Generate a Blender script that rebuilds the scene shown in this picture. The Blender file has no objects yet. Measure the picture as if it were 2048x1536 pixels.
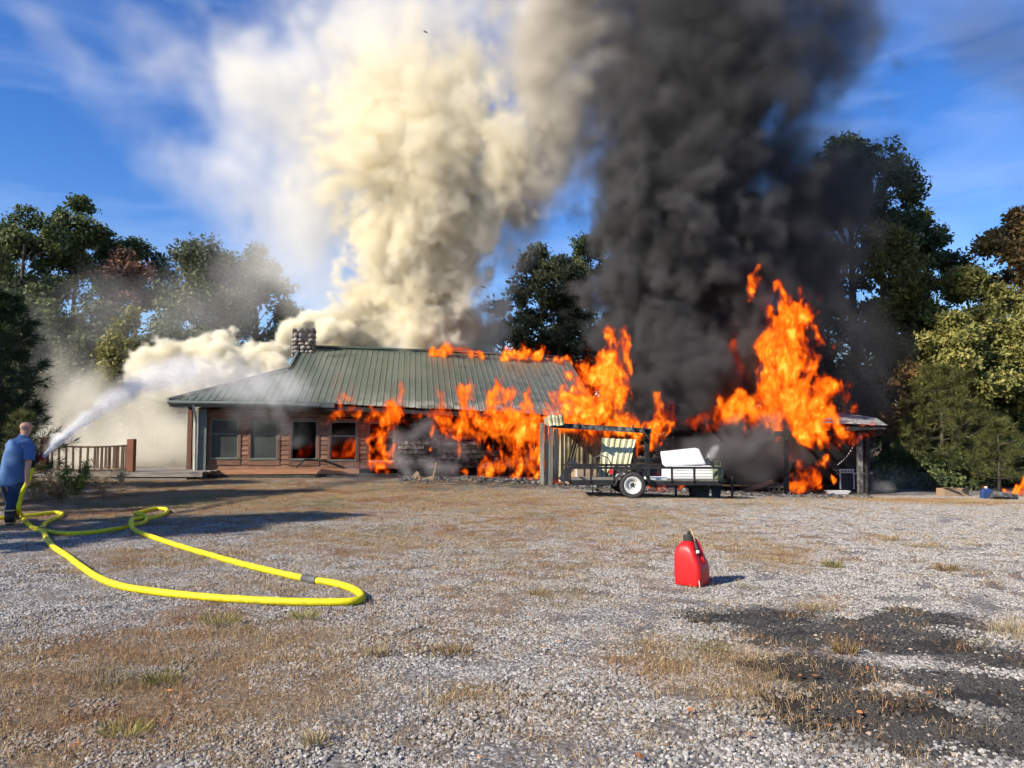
import bpy, bmesh, math, random
from mathutils import Vector, Matrix, Euler
R = math.radians
sc = bpy.context.scene
COL = sc.collection
# ------------------------------------------------------------------ camera, sky, sun, exposure
CAMZ = 1.55
F = 1538.0                       # focal length in photo pixels (2048 wide)
PITCH = math.atan(99.0 / F)
cam = bpy.data.cameras.new('camera'); camo = bpy.data.objects.new('camera', cam); COL.objects.link(camo)
cam.sensor_width = 36.0; cam.lens = 36.0 * F / 2048.0; cam.clip_start = 0.05; cam.clip_end = 3000.0
camo.location = (0, 0, CAMZ); camo.rotation_euler = (R(90) + PITCH, 0, 0)
sc.camera = camo
SUN_EL, SUN_AZ = R(33), R(33)    # shadows run right and away from the camera
sdir = Vector((math.cos(SUN_EL) * math.cos(SUN_AZ), math.cos(SUN_EL) * math.sin(SUN_AZ), -math.sin(SUN_EL)))
sun = bpy.data.lights.new('sun', 'SUN'); suno = bpy.data.objects.new('sun', sun); COL.objects.link(suno)
sun.energy = 4.6; sun.angle = R(0.53); sun.color = (1.0, 0.90, 0.74)
suno.rotation_euler = sdir.to_track_quat('-Z', 'Y').to_euler()
world = bpy.data.worlds.new('World'); sc.world = world; world.use_nodes = True
wn = world.node_tree.nodes; wl = world.node_tree.links
bg = wn['Background']; bg.inputs['Strength'].default_value = 0.095
sky = wn.new('ShaderNodeTexSky'); sky.sky_type = 'NISHITA'; sky.sun_disc = False
sky.sun_elevation = SUN_EL
sky.sun_rotation = math.atan2(-sdir.x, -sdir.y)
sky.altitude = 300; sky.air_density = 1.0; sky.dust_density = 0.1; sky.ozone_density = 3.0
hs = wn.new('ShaderNodeHueSaturation'); hs.inputs['Saturation'].default_value = 1.32; hs.inputs['Hue'].default_value = 0.515
wl.new(sky.outputs[0], hs.inputs['Color'])
# thin streaks of cirrus all over the sky
wtc = wn.new('ShaderNodeTexCoord'); wmp = wn.new('ShaderNodeMapping'); wmp.inputs['Rotation'].default_value = (0.3, 0.5, 0.4); wmp.inputs['Scale'].default_value = (1.2, 5.0, 9.0)
wno = wn.new('ShaderNodeTexNoise'); wno.inputs['Scale'].default_value = 1.6; wno.inputs['Detail'].default_value = 6; wno.inputs['Distortion'].default_value = 0.8
wmr = wn.new('ShaderNodeMapRange'); wmr.inputs['From Min'].default_value = 0.45; wmr.inputs['From Max'].default_value = 0.8; wmr.inputs['To Max'].default_value = 0.17
wmx = wn.new('ShaderNodeMix'); wmx.data_type = 'RGBA'; wmx.inputs[7].default_value = (7.0, 7.6, 8.4, 1)
wl.new(wtc.outputs['Generated'], wmp.inputs[0]); wl.new(wmp.outputs[0], wno.inputs['Vector']); wl.new(wno.outputs[0], wmr.inputs[0]); wl.new(wmr.outputs[0], wmx.inputs[0])
wl.new(hs.outputs[0], wmx.inputs[6]); wl.new(wmx.outputs[2], bg.inputs['Color'])
sc.view_settings.view_transform = 'Standard'; sc.view_settings.look = 'None'
sc.view_settings.exposure = 0.92; sc.view_settings.gamma = 1.0
cy = sc.cycles
cy.use_adaptive_sampling = True; cy.adaptive_threshold = 0.05; cy.adaptive_min_samples = 16
cy.use_denoising = True
cy.max_bounces = 10; cy.diffuse_bounces = 2; cy.glossy_bounces = 3; cy.transmission_bounces = 4
cy.volume_bounces = 6; cy.transparent_max_bounces = 16
cy.volume_step_rate = 2.0; cy.volume_max_steps = 160
cy.sample_clamp_indirect = 4.0; cy.sample_clamp_direct = 0.0
cy.caustics_reflective = False; cy.caustics_refractive = False

def P(px, py, Y):
    """world point seen at photo pixel (px, py) standing at distance Y"""
    u = (px - 1024) / F; v = (768 - py) / F
    d = Vector((u, math.cos(PITCH) - v * math.sin(PITCH), math.sin(PITCH) + v * math.cos(PITCH)))
    d *= Y / d.y
    return Vector((0, 0, CAMZ)) + d
# ------------------------------------------------------------------ volumes: fog built on a voxel grid by a field of round cones and noise
class NT:
    def __init__(s, tree): s.t = tree; s.n = tree.nodes; s.l = tree.links
    def put(s, sock, v):
        if isinstance(v, bpy.types.NodeSocket): s.l.new(v, sock)
        elif v is not None: sock.default_value = v
    def m(s, op, a, b=None, c=None, clamp=False):
        n = s.n.new('ShaderNodeMath'); n.operation = op; n.use_clamp = clamp
        for i, v in enumerate((a, b, c)): s.put(n.inputs[i], v)
        return n.outputs[0]
    def v(s, op, a, b=None, c=None, scale=None):
        n = s.n.new('ShaderNodeVectorMath'); n.operation = op
        for i, x in enumerate((a, b, c)): s.put(n.inputs[i], x)
        if scale is not None: s.put(n.inputs['Scale'], scale)
        return n.outputs['Value'] if op in ('LENGTH', 'DOT_PRODUCT', 'DISTANCE') else n.outputs['Vector']
    def mr(s, val, a, b, c, d, kind='LINEAR'):
        n = s.n.new('ShaderNodeMapRange'); n.interpolation_type = kind
        for k, x in zip(('Value', 'From Min', 'From Max', 'To Min', 'To Max'), (val, a, b, c, d)): s.put(n.inputs[k], x)
        return n.outputs[0]
    def noise(s, vec, scale, detail=3.0, rough=0.55, color=False, dist=0.0, norm=True):
        n = s.n.new('ShaderNodeTexNoise'); n.noise_dimensions = '3D'; n.normalize = norm
        s.put(n.inputs['Vector'], vec)
        n.inputs['Scale'].default_value = scale; n.inputs['Detail'].default_value = detail
        n.inputs['Roughness'].default_value = rough; n.inputs['Distortion'].default_value = dist
        return n.outputs['Color' if color else 0]
    def voro(s, vec, scale, detail=1.0, rough=0.5, smooth=0.3):
        n = s.n.new('ShaderNodeTexVoronoi'); n.feature = 'F1'
        s.put(n.inputs['Vector'], vec)
        n.inputs['Scale'].default_value = scale; n.inputs['Detail'].default_value = detail
        n.inputs['Roughness'].default_value = rough
        return n.outputs['Distance']

def tag(o, label=None, cat=None, group=None, kind=None):
    for k, x in (('label', label), ('category', cat), ('group', group), ('kind', kind)):
        if x: o[k] = x
    return o

def fog(name, material, cones, voxel, warp=((0.35, 1.2),), puff=None, fine=None, soft=0.35, pad=1.25, seed=0, stretch=(1, 1, 1), step=None, gain=1.0, lo=None, hi=None, zmin=None, wisp=None, streak=None, step_k=1.7):
    """cones: (px, py, Y, r_px, px2, py2, Y2, r_px2, density, [squash in depth]) - fog inside each, edges broken by noise.
    warp: (scale 1/m, amplitude m); puff: (scale, amount) round billows; fine: (scale, amount) rough edge; wisp: (scale, lo, hi) holes."""
    vol = bpy.data.volumes.new(name); o = bpy.data.objects.new(name, vol); COL.objects.link(o)
    C = []
    mn = Vector((1e9,) * 3); mx = Vector((-1e9,) * 3)
    for c in cones:
        a = P(*c[:3]); b = P(*c[4:7]); ra = c[3] * c[2] / F; rb = c[7] * c[6] / F; den = c[8]; sq = c[9] if len(c) > 9 else 1.0
        C.append((a, b, ra, rb, den, sq))
        for p, r in ((a, ra), (b, rb)):
            for i in range(3):
                k = pad * r * (sq if i == 1 else 1)
                mn[i] = min(mn[i], p[i] - k); mx[i] = max(mx[i], p[i] + k)
    if lo: mn = Vector([max(mn[i], lo[i]) for i in range(3)])
    if hi: mx = Vector([min(mx[i], hi[i]) for i in range(3)])
    t = bpy.data.node_groups.new(name + '_field', 'GeometryNodeTree')
    t.interface.new_socket('Geometry', in_out='OUTPUT', socket_type='NodeSocketGeometry')
    N = NT(t)
    out = t.nodes.new('NodeGroupOutput')
    pos = t.nodes.new('GeometryNodeInputPosition').outputs[0]
    p = N.v('ADD', pos, (seed * 17.3, seed * 7.1, seed * 3.7))
    ps = N.v('MULTIPLY', p, stretch)
    w = pos
    for (s_, a_) in warp:
        k = N.v('SUBTRACT', N.noise(ps, s_, 1.0, 0.5, color=True), (0.5, 0.5, 0.5))
        w = N.v('ADD', w, N.v('SCALE', k, scale=2 * a_))
    off = None
    wq = N.v('MULTIPLY', N.v('ADD', w, (seed * 5.1, seed * 2.3, 0)), stretch)
    if puff:
        off = N.mr(N.voro(wq, puff[0], 1.0, 0.5), 0.15, 0.8, -puff[1], puff[1])
    if fine:
        f_ = N.mr(N.noise(wq, fine[0], 3.0, 0.6), 0.3, 0.7, -fine[1], fine[1])
        off = f_ if off is None else N.m('ADD', off, f_)
    acc = None
    for (a, b, ra, rb, den, sq) in C:
        ba = b - a; L2 = max(ba.length_squared, 1e-6)
        pa = N.v('SUBTRACT', w, tuple(a))
        h = N.m('DIVIDE', N.v('DOT_PRODUCT', pa, tuple(ba)), L2, clamp=True)
        q = N.v('SUBTRACT', pa, N.v('SCALE', tuple(ba), scale=h))
        if sq != 1.0: q = N.v('MULTIPLY', q, (1, 1 / sq, 1))
        d = N.m('DIVIDE', N.v('LENGTH', q), N.m('MULTIPLY_ADD', h, rb - ra, ra))
        if off is not None: d = N.m('ADD', d, off)
        e = N.mr(d, 1.0, 1.0 - soft, 0.0, den, 'SMOOTHSTEP')
        acc = e if acc is None else N.m('MAXIMUM', acc, e)
    if wisp:
        acc = N.m('MULTIPLY', acc, N.mr(N.noise(wq, wisp[0], 2.5, 0.55), wisp[1], wisp[2], 0.0, 1.0, 'SMOOTHSTEP'))
    if streak:
        acc = N.m('MULTIPLY', acc, N.mr(N.noise(wq, streak[0], 3.0, 0.6), .32, .68, streak[1], 1.0))
    if gain != 1.0: acc = N.m('MULTIPLY', acc, gain)
    if zmin is not None:
        sx = t.nodes.new('ShaderNodeSeparateXYZ'); t.links.new(pos, sx.inputs[0])
        acc = N.m('MULTIPLY', acc, N.mr(sx.outputs[2], zmin, zmin + 0.4, 0.0, 1.0))
    vc = t.nodes.new('GeometryNodeVolumeCube')
    t.links.new(acc, vc.inputs['Density'])
    vc.inputs['Min'].default_value = mn; vc.inputs['Max'].default_value = mx
    for i, ax in enumerate('XYZ'):
        vc.inputs['Resolution ' + ax].default_value = max(4, int((mx[i] - mn[i]) / voxel))
    sm = t.nodes.new('GeometryNodeSetMaterial'); sm.inputs['Material'].default_value = material
    t.links.new(vc.outputs[0], sm.inputs[0]); t.links.new(sm.outputs[0], out.inputs[0])
    md = o.modifiers.new('fog', 'NODES'); md.node_group = t
    vol.materials.append(material)
    vol.render.space = 'WORLD'; vol.render.step_size = step or voxel * step_k
    return o

def smoke_mat(name, color, density, aniso=-0.2):
    m = bpy.data.materials.new(name); m.use_nodes = True
    n = m.node_tree.nodes; n.clear()
    out = n.new('ShaderNodeOutputMaterial'); pv = n.new('ShaderNodeVolumePrincipled')
    pv.inputs['Color'].default_value = (*color, 1); pv.inputs['Density'].default_value = density
    pv.inputs['Anisotropy'].default_value = aniso
    m.node_tree.links.new(pv.outputs[0], out.inputs['Volume'])
    return m
# ------------------------------------------------------------------ helpers: mesh builder, tags, materials
import numpy as np
def empty(name, loc=(0, 0, 0), rz=0.0, **kw):
    o = bpy.data.objects.new(name, None); COL.objects.link(o); o.location = loc; o.rotation_euler = (0, 0, rz)
    o.empty_display_size = 0.1
    return tag(o, **kw)

class MB:
    def __init__(s): s.v = []; s.f = []
    def add(s, vs, fs):
        n = len(s.v); s.v += [tuple(x) for x in vs]; s.f += [tuple(n + i for i in f) for f in fs]; return s
    def box(s, a, b, M=None):
        x0, y0, z0 = a; x1, y1, z1 = b
        vs = [(x0, y0, z0), (x1, y0, z0), (x1, y1, z0), (x0, y1, z0), (x0, y0, z1), (x1, y0, z1), (x1, y1, z1), (x0, y1, z1)]
        if M: vs = [M @ Vector(q) for q in vs]
        return s.add(vs, [(0, 3, 2, 1), (4, 5, 6, 7), (0, 1, 5, 4), (1, 2, 6, 5), (2, 3, 7, 6), (3, 0, 4, 7)])
    def bar(s, a, b, w, h=None, up=(0, 0, 1)):
        """rectangular bar from a to b, w wide, h tall"""
        h = h or w; a = Vector(a); b = Vector(b); d = (b - a).normalized(); up = Vector(up)
        if abs(d.dot(up)) > 0.95: up = Vector((0, 1, 0))
        x = d.cross(up).normalized() * (w / 2); z = x.cross(d).normalized() * (h / 2)
        vs = [a - x - z, a + x - z, a + x + z, a - x + z, b - x - z, b + x - z, b + x + z, b - x + z]
        return s.add(vs, [(0, 3, 2, 1), (4, 5, 6, 7), (0, 1, 5, 4), (1, 2, 6, 5), (2, 3, 7, 6), (3, 0, 4, 7)])
    def tube(s, pts, rad, n=8, closed=False, cap=True, jit=None):
        pts = [Vector(p) for p in pts]; m = len(pts)
        if not hasattr(rad, '__len__'): rad = [rad] * m
        base = len(s.v); prev = None
        for i, p in enumerate(pts):
            if closed: t = pts[(i + 1) % m] - pts[i - 1]
            else: t = pts[min(i + 1, m - 1)] - pts[max(i - 1, 0)]
            t.normalize()
            if prev is None:
                u = Vector((0, 0, 1)) if abs(t.z) < 0.9 else Vector((1, 0, 0))
                x = t.cross(u).normalized()
            else:
                x = (prev - t * prev.dot(t)).normalized()
            prev = x; y = t.cross(x)
            for k in range(n):
                an = 2 * math.pi * k / n; r = rad[i] * (1 + (jit.uniform(-.15, .15) if jit else 0))
                s.v.append(tuple(p + x * (r * math.cos(an)) + y * (r * math.sin(an))))
        for i in range(m if closed else m - 1):
            a = base + i * n; b = base + ((i + 1) % m) * n
            for k in range(n): s.f.append((a + k, a + (k + 1) % n, b + (k + 1) % n, b + k))
        if cap and not closed:
            s.f.append(tuple(base + n - 1 - k for k in range(n))); s.f.append(tuple(base + (m - 1) * n + k for k in range(n)))
        return s
    def rings(s, rings, cap=True):
        """loft of equally long rings of points"""
        base = len(s.v); n = len(rings[0])
        for r in rings: s.v += [tuple(p) for p in r]
        for i in range(len(rings) - 1):
            a = base + i * n; b = a + n
            for k in range(n): s.f.append((a + k, a + (k + 1) % n, b + (k + 1) % n, b + k))
        if cap:
            s.f.append(tuple(base + n - 1 - k for k in range(n))); s.f.append(tuple(base + (len(rings) - 1) * n + k for k in range(n)))
        return s
    def ell(s, c, r, nu=12, nv=8, M=None):
        rg = []
        for j in range(nv + 1):
            th = math.pi * min(max(j / nv, 0.02), 0.98); ring = []
            for k in range(nu):
                an = 2 * math.pi * k / nu
                q = Vector((r[0] * math.sin(th) * math.cos(an), r[1] * math.sin(th) * math.sin(an), -r[2] * math.cos(th)))
                if M: q = M @ q
                ring.append(Vector(c) + q)
            rg.append(ring)
        return s.rings(rg)
    def build(s, name, mat, parent=None, smooth=False, bevel=0.0, sub=0, loc=None, **kw):
        me = bpy.data.meshes.new(name); me.from_pydata(s.v, [], s.f); me.update()
        o = bpy.data.objects.new(name, me); COL.objects.link(o)
        if mat: me.materials.append(mat)
        if parent: o.parent = parent
        if loc is not None: o.location = loc
        if smooth: me.shade_smooth()
        if bevel:
            b = o.modifiers.new('bevel', 'BEVEL'); b.width = bevel; b.segments = 2; b.limit_method = 'ANGLE'; b.angle_limit = R(40)
        if sub:
            b = o.modifiers.new('smooth', 'SUBSURF'); b.levels = sub; b.render_levels = sub
        return tag(o, **kw)

def dup(o, parent=None, loc=None, rot=None, scale=None):
    c = o.copy(); COL.objects.link(c); c.parent = parent
    if loc is not None: c.location = loc
    if rot is not None: c.rotation_euler = rot
    if scale is not None: c.scale = scale
    return c

def mat(name, stops, scale=4.0, rough=0.8, bump=0.0, metal=0.0, coord='Object', stretch=(1, 1, 1), detail=5.0, per_object=0.0, bump_scale=None, spec=0.3, coat=0.0, trans=0.0):
    """principled surface whose colour wanders over the colour stops by noise; per_object shifts brightness between objects"""
    m = bpy.data.materials.new(name); m.use_nodes = True
    t = m.node_tree; n = t.nodes; l = t.links; b = n['Principled BSDF']
    tc = n.new('ShaderNodeTexCoord'); mp = n.new('ShaderNodeMapping'); mp.inputs['Scale'].default_value = stretch
    l.new(tc.outputs[coord], mp.inputs[0])
    oi = n.new('ShaderNodeObjectInfo')
    ad = n.new('ShaderNodeVectorMath'); ad.operation = 'ADD'
    sc_ = n.new('ShaderNodeVectorMath'); sc_.operation = 'SCALE'; sc_.inputs[0].default_value = (37, 17, 53); l.new(oi.outputs['Random'], sc_.inputs['Scale'])
    l.new(mp.outputs[0], ad.inputs[0]); l.new(sc_.outputs[0], ad.inputs[1])
    no = n.new('ShaderNodeTexNoise'); no.inputs['Scale'].default_value = scale; no.inputs['Detail'].default_value = detail; no.inputs['Roughness'].default_value = 0.6
    l.new(ad.outputs[0], no.inputs['Vector'])
    cr = n.new('ShaderNodeValToRGB'); e = cr.color_ramp.elements
    k = len(stops)
    for i, c in enumerate(stops):
        p_ = 0.28 + 0.44 * (i / (k - 1) if k > 1 else 0)
        if i < 2: el = e[i]; el.position = p_
        else: el = e.new(p_)
        el.color = (*c, 1)
    if k == 1: e[1].color = (*stops[0], 1)
    l.new(no.outputs[0], cr.inputs[0]); colr = cr.outputs[0]
    if per_object:
        mr = n.new('ShaderNodeMapRange'); mr.inputs['To Min'].default_value = 1 - per_object; mr.inputs['To Max'].default_value = 1 + per_object
        l.new(oi.outputs['Random'], mr.inputs[0])
        h = n.new('ShaderNodeHueSaturation'); l.new(mr.outputs[0], h.inputs['Value']); l.new(colr, h.inputs['Color']); colr = h.outputs[0]
    l.new(colr, b.inputs['Base Color'])
    b.inputs['Roughness'].default_value = rough; b.inputs['Metallic'].default_value = metal
    b.inputs['Specular IOR Level'].default_value = spec
    if coat: b.inputs['Coat Weight'].default_value = coat; b.inputs['Coat Roughness'].default_value = 0.15
    if trans: b.inputs['Transmission Weight'].default_value = trans
    if bump:
        n2 = n.new('ShaderNodeTexNoise'); n2.inputs['Scale'].default_value = bump_scale or scale * 3; n2.inputs['Detail'].default_value = 6
        l.new(ad.outputs[0], n2.inputs['Vector'])
        bp = n.new('ShaderNodeBump'); bp.inputs['Strength'].default_value = bump; bp.inputs['Distance'].default_value = 0.02
        l.new(n2.outputs[0], bp.inputs['Height']); l.new(bp.outputs[0], b.inputs['Normal'])
    return m

def S(x): x = min(max(x, 0.0), 1.0); return x * x * (3 - 2 * x)
def gz(x, y):
    """height of the ground: the lot falls gently away to the back right"""
    return -0.6 * S((y - 15) / 13) * S((x + 2) / 13)
def G(px, py):
    """point of the ground seen at a photo pixel"""
    lo, hi = 1.0, 400.0
    for _ in range(50):
        mid = (lo + hi) / 2; q = P(px, py, mid)
        if q.z > gz(q.x, q.y): lo = mid
        else: hi = mid
    q = P(px, py, lo); q.z = gz(q.x, q.y); return q
def on_ground(x, y, dz=0.0): return Vector((x, y, gz(x, y) + dz))
# ------------------------------------------------------------------ ground: sheet, gravel, dry grass
def ell_px(px, py, rx, ry, w=1.0):
    c = G(px, py); a = G(px, py - ry); b = G(px, py + ry)
    return (c.x, (a.y + b.y) / 2, rx * c.y / F, abs(a.y - b.y) / 2, w)
GRASS = [ell_px(*e) for e in [
 (110, 1420, 500, 150, 1.1), (380, 1300, 360, 85, .85), (560, 1420, 200, 100, .7), (600, 1168, 210, 28, .7), (420, 1010, 540, 46, 1.0), (200, 965, 330, 22, 1.1),
 (330, 1120, 220, 26, .75), (900, 1005, 380, 28, .85), (800, 1085, 330, 38, .72), (1130, 1040, 320, 38, .72), (1080, 1130, 280, 38, .52), (1000, 1195, 230, 36, .55),
 (1440, 1330, 230, 52, 1.0), (1640, 1400, 190, 62, .95), (1300, 1300, 90, 22, .6), (1530, 1112, 95, 22, .9), (1420, 1090, 210, 28, .7), (960, 1390, 130, 40, .75),
 (1180, 1455, 200, 34, .6), (860, 1480, 120, 40, .45), (1880, 1003, 130, 6, 1.1), (1630, 1215, 45, 12, .9), (1780, 1078, 30, 6, 1.0), (1850, 1092, 40, 6, .8), (2020, 1262, 50, 18, 1.0),
 (1700, 1230, 60, 10, .3), (1300, 1180, 200, 30, .3), (1500, 1010, 200, 14, .45), (980, 1290, 110, 22, .35), (1900, 1140, 40, 8, .7), (640, 1270, 230, 36, .65)]]
STAIN = [ell_px(*e) for e in [
 (1530, 1236, 130, 16, 1), (1690, 1268, 200, 34, 1), (1830, 1240, 100, 20, 1), (1890, 1296, 160, 20, 1), (2010, 1320, 120, 22, 1), (1640, 1345, 130, 32, .85), (1990, 1385, 120, 28, .75),
 (1770, 1438, 220, 46, 1), (1960, 1468, 190, 44, 1), (1640, 1405, 110, 36, .9), (2045, 1425, 80, 46, .95), (1860, 1352, 80, 10, .7)]]
ASH = [ell_px(*e) for e in [(1000, 966, 260, 10, 1.1), (640, 953, 280, 7, .9), (1240, 975, 200, 9, 1.1), (1600, 982, 180, 8, 1.1), (1500, 990, 160, 7, .6), (880, 975, 170, 8, .7)]]

def field(N, pos, ells, nscale, namp, soft=0.55):
    """sum of soft world-space patches with noisy rims"""
    sx = N.n.new('ShaderNodeSeparateXYZ'); N.l.new(pos, sx.inputs[0])
    x, y = sx.outputs[0], sx.outputs[1]
    nz = N.mr(N.noise(pos, nscale, 2.5, 0.6), 0.25, 0.75, -namp, namp)
    acc = None
    for (cx, cy_, rx, ry, w) in ells:
        dx = N.m('MULTIPLY', N.m('SUBTRACT', x, cx), 1 / rx); dy = N.m('MULTIPLY', N.m('SUBTRACT', y, cy_), 1 / ry)
        d = N.m('SQRT', N.m('ADD', N.m('MULTIPLY', dx, dx), N.m('MULTIPLY', dy, dy)))
        e = N.mr(N.m('ADD', d, nz), 1.0 + soft, 1.0 - soft, 0.0, w, 'SMOOTHSTEP')
        acc = e if acc is None else N.m('MAXIMUM', acc, e)
    return acc
def mask_group(name, kind, ells, nscale, namp, soft):
    t = bpy.data.node_groups.new(name, kind)
    t.interface.new_socket('Vector', in_out='INPUT', socket_type='NodeSocketVector')
    t.interface.new_socket('Mask', in_out='OUTPUT', socket_type='NodeSocketFloat')
    gi = t.nodes.new('NodeGroupInput'); go = t.nodes.new('NodeGroupOutput')
    N = NT(t); t.links.new(field(N, gi.outputs[0], ells, nscale, namp, soft), go.inputs[0]); return t
SG = {k: mask_group('mask_' + k, 'ShaderNodeTree', e, s_, a_, so) for k, e, s_, a_, so in (('grass', GRASS, 1.3, .55, .6), ('stain', STAIN, 2.2, .5, .35), ('ash', ASH, 1.2, .8, .7))}
GGRASS = mask_group('field_grass', 'GeometryNodeTree', GRASS, 1.3, .55, .6)
GSTAIN = mask_group('field_stain', 'GeometryNodeTree', STAIN, 2.2, .5, .35); GASH = mask_group('field_ash', 'GeometryNodeTree', ASH, 1.2, .8, .7)
def smask(N, k, pos):
    g = N.n.new('ShaderNodeGroup'); g.node_tree = SG[k]; N.l.new(pos, g.inputs[0]); return g.outputs[0]
def mixc(N, f, a, b, mode='MIX'):
    n = N.n.new('ShaderNodeMix'); n.data_type = 'RGBA'; n.blend_type = mode
    N.put(n.inputs[0], f); N.put(n.inputs[6], a if isinstance(a, bpy.types.NodeSocket) else (*a, 1)); N.put(n.inputs[7], b if isinstance(b, bpy.types.NodeSocket) else (*b, 1))
    return n.outputs[2]
def ramp(N, f, stops):
    r = N.n.new('ShaderNodeValToRGB'); e = r.color_ramp.elements
    for i, (p_, c) in enumerate(stops):
        el = e[i] if i < 2 else e.new(p_)
        el.position = p_; el.color = (*c, 1)
    N.put(r.inputs[0], f); return r.outputs[0]

def ground_mat():
    m = bpy.data.materials.new('gravel_lot'); m.use_nodes = True; N = NT(m.node_tree); b = N.n['Principled BSDF']
    pos = N.n.new('ShaderNodeNewGeometry').outputs['Position']
    vo = N.n.new('ShaderNodeTexVoronoi'); vo.inputs['Scale'].default_value = 34; N.l.new(pos, vo.inputs['Vector'])
    sx = N.n.new('ShaderNodeSeparateColor'); N.l.new(vo.outputs['Color'], sx.inputs[0])
    stone = ramp(N, sx.outputs[0], [(0.0, (.08, .08, .085)), (.35, (.18, .175, .18)), (.75, (.29, .285, .285)), (1.0, (.42, .41, .40))])
    dirt = ramp(N, N.noise(pos, 3.0, 6, .65), [(.3, (.10, .085, .07)), (.7, (.20, .17, .14))])
    c = mixc(N, N.mr(vo.outputs['Distance'], .25, .6, 0, .75), stone, dirt)
    straw = ramp(N, N.noise(pos, 22.0, 6, .7), [(.3, (.085, .058, .032)), (.5, (.20, .14, .08)), (.72, (.36, .27, .16))])
    gm = smask(N, 'grass', pos)
    c = mixc(N, N.mr(gm, .25, .8, 0, .85), c, straw)
    c = mixc(N, N.mr(smask(N, 'stain', pos), .1, .6, 0, .9), c, (.022, .021, .020))
    ashc = ramp(N, N.noise(pos, 5.0, 6, .7), [(.35, (.018, .017, .016)), (.6, (.07, .067, .063)), (.75, (.30, .29, .28))])
    c = mixc(N, N.m('MULTIPLY', smask(N, 'ash', pos), .95, clamp=True), c, ashc)
    # beyond the lot: leaf litter
    sy = N.n.new('ShaderNodeSeparateXYZ'); N.l.new(pos, sy.inputs[0])
    far = N.m('ADD', sy.outputs[1], N.mr(N.noise(pos, .35, 4, .6), 0, 1, -4, 4))
    litter = ramp(N, N.noise(pos, 6.0, 6, .7), [(.3, (.05, .04, .022)), (.55, (.13, .09, .045)), (.75, (.26, .18, .09))])
    c = mixc(N, N.mr(far, 29, 32, 0, 1), c, litter)
    left = N.m('ADD', sy.outputs[0], N.mr(N.noise(pos, .4, 4, .6), 0, 1, -3, 3))
    c = mixc(N, N.m('MULTIPLY', N.mr(left, -9, -13, 0, 1), N.mr(sy.outputs[1], 8, 14, 0, 1)), c, litter)
    N.l.new(c, b.inputs['Base Color']); b.inputs['Roughness'].default_value = .95; b.inputs['Specular IOR Level'].default_value = .15
    h = N.m('ADD', N.m('MULTIPLY', vo.outputs['Distance'], -.5), N.noise(pos, 40, 5, .7))
    bp = N.n.new('ShaderNodeBump'); bp.inputs['Strength'].default_value = .8; bp.inputs['Distance'].default_value = .025
    N.l.new(h, bp.inputs['Height']); N.l.new(bp.outputs[0], b.inputs['Normal'])
    return m
xs = sorted(set([-900, -400, -200, -120, -80, -60] + list(np.arange(-45, 45.1, 0.75)) + [60, 80, 120, 200, 400, 900]))
ys = sorted(set([-300, -100, -50, -30, -20] + list(np.arange(-12, 50.1, 0.75)) + [60, 80, 120, 200, 400, 900, 2000]))
mb = MB(); rg = random.Random(3)
for y in ys:
    for x in xs: mb.v.append((x, y, gz(x, y) + rg.uniform(-.008, .008)))
nx = len(xs)
for j in range(len(ys) - 1):
    for i in range(nx - 1): mb.f.append((j * nx + i, j * nx + i + 1, (j + 1) * nx + i + 1, (j + 1) * nx + i))
mb.build('ground', ground_mat(), smooth=True, kind='structure', label='gravel lot with dry grass patches and a dark wet stain')

def iattr(N, name, kind='INSTANCER'):
    at = N.n.new('ShaderNodeAttribute'); at.attribute_name = name; at.attribute_type = kind; return at.outputs['Fac']
def stone_mat():
    m = bpy.data.materials.new('gravel_stone'); m.use_nodes = True; N = NT(m.node_tree); b = N.n['Principled BSDF']
    r = iattr(N, 'rnd', 'GEOMETRY')
    c = ramp(N, r, [(0.0, (.085, .079, .073)), (.25, (.195, .184, .170)), (.65, (.30, .286, .268)), (.92, (.45, .43, .405)), (1.0, (.38, .29, .21))])
    c = mixc(N, N.mr(iattr(N, 'gm'), .3, 1.0, 0, .5), c, (.20, .145, .095))
    # the spill: most stones are black and wet, a few stay dry on top
    dry = N.mr(r, .94, .96, 1, .1)
    c = mixc(N, N.m('MULTIPLY', N.m('MULTIPLY', N.mr(iattr(N, 'stain'), .1, .6, 0, 1), dry), .9), c, (.026, .025, .024))
    c = mixc(N, N.m('MULTIPLY', iattr(N, 'ash'), .9, clamp=True), c, (.04, .038, .036))
    N.l.new(c, b.inputs['Base Color']); b.inputs['Roughness'].default_value = .85; b.inputs['Specular IOR Level'].default_value = .2
    return m
def straw_mat():
    m = bpy.data.materials.new('dry_grass'); m.use_nodes = True; N = NT(m.node_tree); b = N.n['Principled BSDF']
    r = iattr(N, 'rnd', 'GEOMETRY')
    c = ramp(N, r, [(0.0, (.13, .08, .038)), (.35, (.27, .175, .085)), (.75, (.44, .305, .155)), (1.0, (.60, .46, .27))])
    red = ramp(N, r, [(0.0, (.10, .045, .024)), (.5, (.26, .125, .055)), (1.0, (.43, .235, .11))])
    olive = ramp(N, r, [(0.0, (.06, .065, .028)), (.5, (.15, .145, .065)), (1.0, (.33, .30, .16))])
    c = mixc(N, N.mr(iattr(N, 'hue'), .50, .62, 0, 1), c, red)
    c = mixc(N, N.mr(iattr(N, 'hue2'), .57, .66, 0, .9), c, olive)
    N.l.new(c, b.inputs['Base Color']); b.inputs['Roughness'].default_value = .9; b.inputs['Specular IOR Level'].default_value = .1
    return m

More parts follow.
